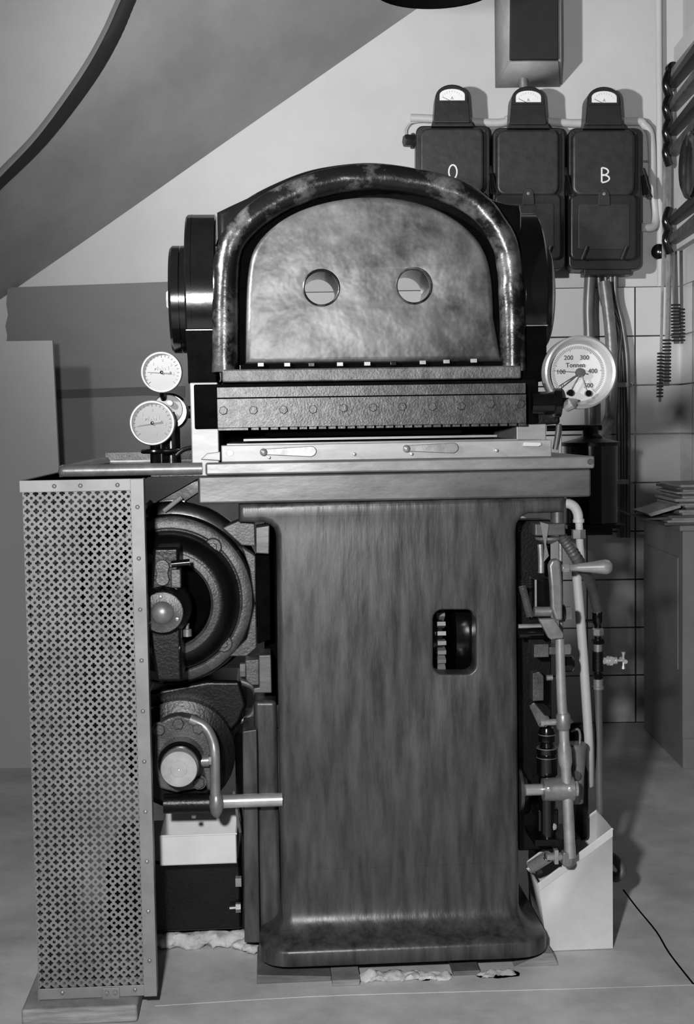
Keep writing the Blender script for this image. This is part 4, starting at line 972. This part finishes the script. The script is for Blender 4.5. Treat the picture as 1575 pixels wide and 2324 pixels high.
lv.part('rod_end', prism(ol(L, [(1278, 1935), (1300, 1935), (1302, 1960), (1296, 1969), (1280, 1969), (1276, 1960)], yl - .012), yl - .012, yl + .012), 'dullsteel', bevel=.004)
hu = lv.part('hub', tube([L(1232, 1792, yl + .01), L(1300, 1790, yl + .01)], .027, 28, radii=[.026, .029]), 'dullsteel')
for px_ in (1246, 1294): lv.part('hub_screw', lathe(L(px_, 1791, yl - .016), (0, -1, 0), [(.006, 0), (.006, .003), (0, .006)], 14), 'steel', hu)
lv.part('hub_nut', lathe(L(1302, 1790, yl + .01), (1, 0, 0), [(.018, 0), (.018, .008)], 24), 'steel', hu)
gh = L(1275, 1289, yl)
ln = lambda a, b: pxx(b, 1289, yl) - pxx(a, 1289, yl)
gr = lv.part('grip', lathe(gh, (1, 0, 0), [(.008, 0), (.008, ln(1275, 1290)), (.0065, ln(1275, 1292)), (.0085, ln(1275, 1310)), (.013, ln(1275, 1345)), (.0165, ln(1275, 1366)), (.0175, ln(1275, 1375)), (.015, ln(1275, 1383)), (.009, ln(1275, 1388)), (0, ln(1275, 1389.5))], 32), 'steel', ang=70)
lv.part('grip_nut', lathe(gh, (1, 0, 0), [(.0105, .002), (.0105, ln(1275, 1290))], 6), 'steel', gr)
lv.part('foot_plate', prism(ol(L, [(1223, 1405), (1258, 1404), (1280, 1438), (1279, 1449), (1250, 1452), (1244, 1447)], yl - .03), yl - .03, yl - .012), 'dullsteel', bevel=.003)
lv.part('lower_pin', tube([L(1240, 1945, yl), L(1280, 1945, yl)], .0075, 14), 'steel')
lv.part('lower_pin_nut', bpx(L, 1259, 1930, 1268, 1962, yl - .008, yl + .008), 'steel', bevel=.001)
bm = bmesh.new()
def spring(a, b, R, r, turns, sg=12):
    a, b = Vector(a), Vector(b); ax = (b - a).normalized(); u, v = basis(ax); n = turns * sg
    return tube([a + (b - a) * (k / n) + (u * math.cos(2 * PI * k / sg) + v * math.sin(2 * PI * k / sg)) * R for k in range(n + 1)], r, 6)
single('coil_spring', spring(L(1206, 1968, .05), L(1244, 1944, -.01), .013, .0016, 16), 'dullsteel', 'coil spring running back from the foot of the hand lever', 'spring', L(1225, 1955, .02), L)
single('coil_spring', spring(L(1185, 1330, .06), L(1203, 1400, .06), .0085, .0009, 26), 'dullsteel', 'thin long coil spring close beside the pedestal, upper right', 'spring', L(1190, 1365, .06), L)
single('coil_spring', spring(L(1216, 1600, .05), L(1236, 1642, .0), .014, .0017, 14), 'dullsteel', 'thick coil spring behind the middle of the hand lever', 'spring', L(1225, 1622, .02), L)

ln_ = Thing('valve_linkage', 'dark cluster of rods, blocks and pins between pedestal and hand lever', 'linkage', L(1225, 1600, .08), L)
def lp(nm, bm, m, **k): return ln_.part(nm, bm, m, **k)
lp('backing_column', bpx(L, 1174, 1180, 1252, 1930, .13, .2), 'black_rough', bevel=.004)
lp('cross_shaft', tube([L(1177, 1438, .02), L(1232, 1436, .02)], .0125, 16), 'black')
lp('upper_pin', tube([L(1176, 1423, .05), L(1240, 1422, .05)], .007, 14), 'steel')
lp('pin_block', tube([L(1212, 1388, .0), L(1250, 1388, .0)], .0115, 18), 'dullsteel')
lp('square_block', bpx(L, 1212, 1462, 1246, 1492, -.01, .06), 'castgrey', bevel=.002)
lp('block', bpx(L, 1246, 1468, 1270, 1486, -.0, .05), 'castgrey', bevel=.002)
lp('cover_box', bpx(L, 1216, 1316, 1246, 1382, .02, .1), 'black', bevel=.002)
lp('box_edge', bpx(L, 1214, 1316, 1218, 1382, .015, .02), 'steel_light')
lp('hex_nut', lathe(L(1279, 1391, -.02), (1, 0, 0), [(.016, 0), (.016, .017), (.013, .019)], 6), 'dullsteel')
lp('hex_nut', lathe(L(1279, 1473, -.02), (1, 0, 0), [(.013, 0), (.013, .014), (.011, .016)], 6), 'dullsteel')
lp('washer', lathe(L(1276, 1391, -.02), (1, 0, 0), [(.02, 0), (.02, .004)], 24), 'black')
lp('round_boss', lathe(L(1290, 1506, .03), (1, 0, 0), [(.02, -.02), (.02, .006), (.014, .012), (0, .013)], 24), 'black')
lp('link_plate', prism(ol(L, [(1209, 1528), (1224, 1524), (1234, 1535), (1234, 1590), (1209, 1592)], .0), .0, .03), 'castgrey', bevel=.002)
lp('bracket', prism(ol(L, [(1212, 1595), (1232, 1596), (1250, 1612), (1250, 1626), (1236, 1624)], .0), .0, .04), 'black', bevel=.002)
lp('small_screw', lathe(L(1246, 1538, .0), (1, 0, 0), [(.0065, -.006), (.0065, .008)], 16), 'dullsteel')
lp('cross_pin', lathe(L(1226, 1640, -.0), (1, 0, 0), [(.010, 0), (.010, .008), (.0075, .009), (.0075, .042)], 20), 'steel')
cy = lp('oil_cylinder', lathe(L(1241, 1662, .03), (0, 0, -1), [(.016, -.012), (.020, 0), (.020, .020), (.015, .024), (.017, .034), (.024, .037), (.024, .05), (.021, .052), (.024, .056), (.024, .10), (.020, .104), (.020, .26)], 36), 'black')
for k, py_ in enumerate((1665, 1696, 1717)): lp('ring', lathe(L(1241, py_, .03), (0, 0, -1), [(.0205 + .004 * (k > 0), 0), (.0205 + .004 * (k > 0), .0018)], 36), 'dullsteel')
lp('lower_block', bpx(L, 1222, 1838, 1268, 1888, .02, .1), 'black', bevel=.003)
lp('slotted_screw', lathe(L(1255, 1875, .018), (0, -1, 0), [(.009, 0), (.008, .005), (0, .006)], 20), 'steel')
lp('base_ledge', bpx(L, 1214, 1905, 1318, 1920, -.0, .12), 'black_rough', bevel=.002)
lp('rear_case', bpx(L, 1296, 1640, 1338, 1910, .16, .24), 'black_rough', bevel=.012)
lp('rear_lower_case', bpx(L, 1215, 1918, 1330, 2080, .21, .3), 'black_rough', bevel=.004)
cup = lp('funnel_cup', lathe(L(1306, 1690, .08), (0, 0, -1), [(.024, -.004), (.027, 0), (.027, .006), (.025, .010), (.023, .04), (.020, .08), (.018, .14)], 32), 'dullsteel')
lp('round_plate', lathe(L(1306, 1760, .045), (0, -1, 0), [(.012, 0), (.012, .003), (0, .004)], 24), 'castgrey')
lp('cup_handle', tube(smooth_pts([L(1296, 1660, .08), L(1310, 1655, .08), L(1316, 1664, .08), L(1316, 1686, .08)], 4), .003, 8), 'dullsteel')
bs = P.part('side_boss', lathe(L(1175, 1792, .05), (1, 0, 0), [(.05, -.0), (.048, .008), (.034, .014), (.028, .02)], 40), 'cast')
P.part('boss_shaft', lathe(L(1192, 1793, .0), (1, 0, 0), [(.0135, 0), (.0135, .04)], 24), 'steel', bs)

hp = Thing('feed_pipe', 'pale elbow pipe dropping from under the table right end, with clamp and union', 'pipe', L(1340, 1640, .1), L)
hp.part('socket', lathe(L(1265, 1130, .03), (0, 0, -1), [(.0165, -.01), (.0165, .062)], 28), 'slab_dark')
hp.part('clamp_band', bpx(L, 1214, 1188, 1284, 1216, -.0, .06), 'slab_dark', bevel=.004)
hp.part('drip_cup', lathe(L(1243, 1218, .03), (0, 0, -1), [(.030, 0), (.029, .006), (.018, .012), (.010, .016)], 32), 'dullsteel')
hp.part('hanging_strap', prism(ol(L, [(1226, 1184), (1246, 1190), (1240, 1235), (1246, 1262), (1234, 1276), (1236, 1240)], -.006), -.006, .0), 'dullsteel', bevel=.001)
hp.part('strap_link', tube([L(1226, 1235, .0), L(1228, 1270, .0), L(1228, 1300, .0)], .007, 10), 'dullsteel')
hp.part('support_rod', tube([L(1272, 1225, .05), L(1274, 1450, .05)], .005, 8), 'dullsteel')
hp.part('elbow', tube(smooth_pts([L(1276, 1144, .06), L(1290, 1143, .06), L(1303, 1150, .06), L(1311, 1165, .06), L(1313, 1185, .06)], 5), .0115, 18), 'pipe', ang=70)
hp.part('elbow_collar', lathe(L(1313, 1178, .06), (0, 0, -1), [(.0135, 0), (.0135, .008)], 20), 'pipe')
hp.part('union_nut', lathe(L(1313, 1202, .06), (0, 0, -1), [(.017, 0), (.017, .020)], 6), 'dullsteel')
hp.part('down_tube', tube([L(1314, 1185, .06), L(1316, 1235, .07), L(1322, 1300, .1)], .009, 16), 'pipe')
hp.part('slanting_tube', tube(smooth_pts([L(1308, 1296, .14), L(1321, 1450, .14), L(1331, 1600, .14), L(1336, 1690, .14), L(1337, 1780, .2)], 5), .0115, 20), 'pipe')

hs = Thing('armoured_hose', 'dark wrapped hose slanting down from the clamp to the pipe cock', 'hose', L(1354, 1400, .03), L)
pts = smooth_pts([L(1272, 1215, .03), L(1290, 1240, .03), L(1312, 1275, .04), L(1334, 1310, .10), L(1346, 1340, .15), L(1356, 1386, .2)], 10)
hs.part('core', tube([L(1354, 1380, .2), L(1357, 1420, .21)], .009, 14), 'black')
hs.part('hose', tube(pts, .012, 16, radii=[.0115 + .0018 * (i % 2) for i in range(len(pts))]), 'hose')
hs.part('hose_end', lathe(L(1356, 1386, .2), (0, 0, -1), [(.0125, 0), (.0135, .004), (.0135, .026), (.010, .034)], 20), 'black')
hs.part('side_knob', tube([L(1326, 1409, .2), L(1348, 1409, .2)], .004, 10), 'black')
vt = Thing('water_tap', 'upright pipe with small bright cross-handled tap, right of the hand lever', 'tap', L(1358, 1900, .06), L)
yv = .21
vt.part('core', tube([L(1357, 1405, yv), L(1357, 1560, yv)], .0085, 16), 'black_rough')
up1 = vt.part('pipe', tube([L(1357, 1550, yv), V(L(1357, 1550, yv).x + .004, yv, .12)], .0100, 20), 'pipedark')
for nm, py_, pr_, sg_, m_ in (('upper_union', 1425, [(.012, 0), (.0145, .003), (.0145, .017), (.011, .02)], 6, 'dullsteel'), ('middle_nut', 1452, [(.016, 0), (.016, .009)], 6, 'black'), ('sleeve', 1462, [(.0105, 0), (.0105, .02)], 20, 'dullsteel'), ('tee', 1478, [(.014, 0), (.014, .05)], 20, 'black_rough'), ('lower_nut', 1528, [(.0125, 0), (.0125, .012)], 6, 'black'), ('reducer', 1541, [(.0125, 0), (.0125, .018), (.0145, .019), (.0145, .025)], 20, 'dullsteel')):
    vt.part(nm, lathe(L(1357, py_, yv), (0, 0, -1), pr_, sg_), m_)
tc_ = L(1366, 1500, yv); hd = vt.part('tap_neck', lathe(tc_, (1, 0, 0), [(.010, 0), (.008, .008), (.0085, .012), (.012, .0125), (.012, .016), (.009, .017), (.009, .032), (.0065, .033), (.0065, .038), (.003, .039), (.003, .053)], 24), 'brass')
vt.part('gland_nut', lathe(tc_ + V(.018, 0, 0), (1, 0, 0), [(.0125, 0), (.0125, .008)], 6), 'brass', hd)
vt.part('spindle_ring', lathe(tc_ + V(.034, 0, 0), (1, 0, 0), [(.009, 0), (.009, .003)], 20), 'brass', hd)
kc = tc_ + V(.054, 0, 0)
bm = bmesh.new(); add_ball(bm, kc, .0055, 2)
for d_ in (V(0, 0, 1), V(0, 0, -1), V(0, 1, 0), V(0, -1, 0)): add_tube(bm, [kc, kc + d_ * .012, kc + d_ * .021], .003, 10, radii=[.0026, .003, .0055])
vt.part('cross_handle', bm, 'brass', hd)

# rods standing behind the comb bar end
P.part('oil_hose', tube(smooth_pts([L(1268, 962, .03), L(1266, 985, .03), L(1260, 1020, .03)], 4), .0065, 10), 'hose')
P.part('oil_rod', tube([L(1273, 968, .04), L(1271, 1028, .04)], .0028, 8), 'steel_light')

# sheet metal can on the floor
yk0, yk1 = .04, .19
f = lambda px, py, y=yk0: L(px, py, y)
A_ = [f(1222, 2006), f(1390, 1881), V(f(1391, 2160).x, yk0, .002), V(f(1246, 2160).x, yk0, .002), f(1238, 2125)]
B_ = [V(p.x, yk1, p.z) for p in A_]
bm = bmesh.new(); va = [bm.verts.new(p) for p in A_]; vb_ = [bm.verts.new(p) for p in B_]
bm.faces.new(va); bm.faces.new(vb_[::-1])
for i in (1, 2, 3, 4): bm.faces.new((va[i], va[(i + 1) % 5], vb_[(i + 1) % 5], vb_[i]))
bmesh.ops.recalc_face_normals(bm, faces=bm.faces)
cn = Thing('sheet_metal_can', 'open white sheet-metal bin with slanted rim on the floor, right of the pedestal', 'bin', L(1310, 2160, .1), L)
o = cn.part('walls', bm, 'galv', ang=10); sd = o.modifiers.new('s', 'SOLIDIFY'); sd.thickness = .0015
cn.part('rolled_rim', tube([A_[1], A_[0], B_[0], B_[1]], .0028, 8, closed=True), 'galv')
cn.part('rim_band', prism([(A_[0].x, A_[0].z), (A_[1].x, A_[1].z), (A_[1].x, A_[1].z - .018), (A_[0].x, A_[0].z - .018)], yk0 - .0022, yk0 - .0002), 'galv')
single('hose_end', tube(smooth_pts([L(1370, 1935, .24), L(1395, 1950, .22), L(1412, 1975, .2), L(1400, 1992, .2), L(1380, 1992, .22), L(1372, 1992, .22) + V(-.03, .05, -L(1372, 1992, .22).z + .013)], 5), .012, 14), 'hose', 'thick dark hose bend peeping out behind the sheet-metal bin', 'hose', L(1400, 1992, .2), L)
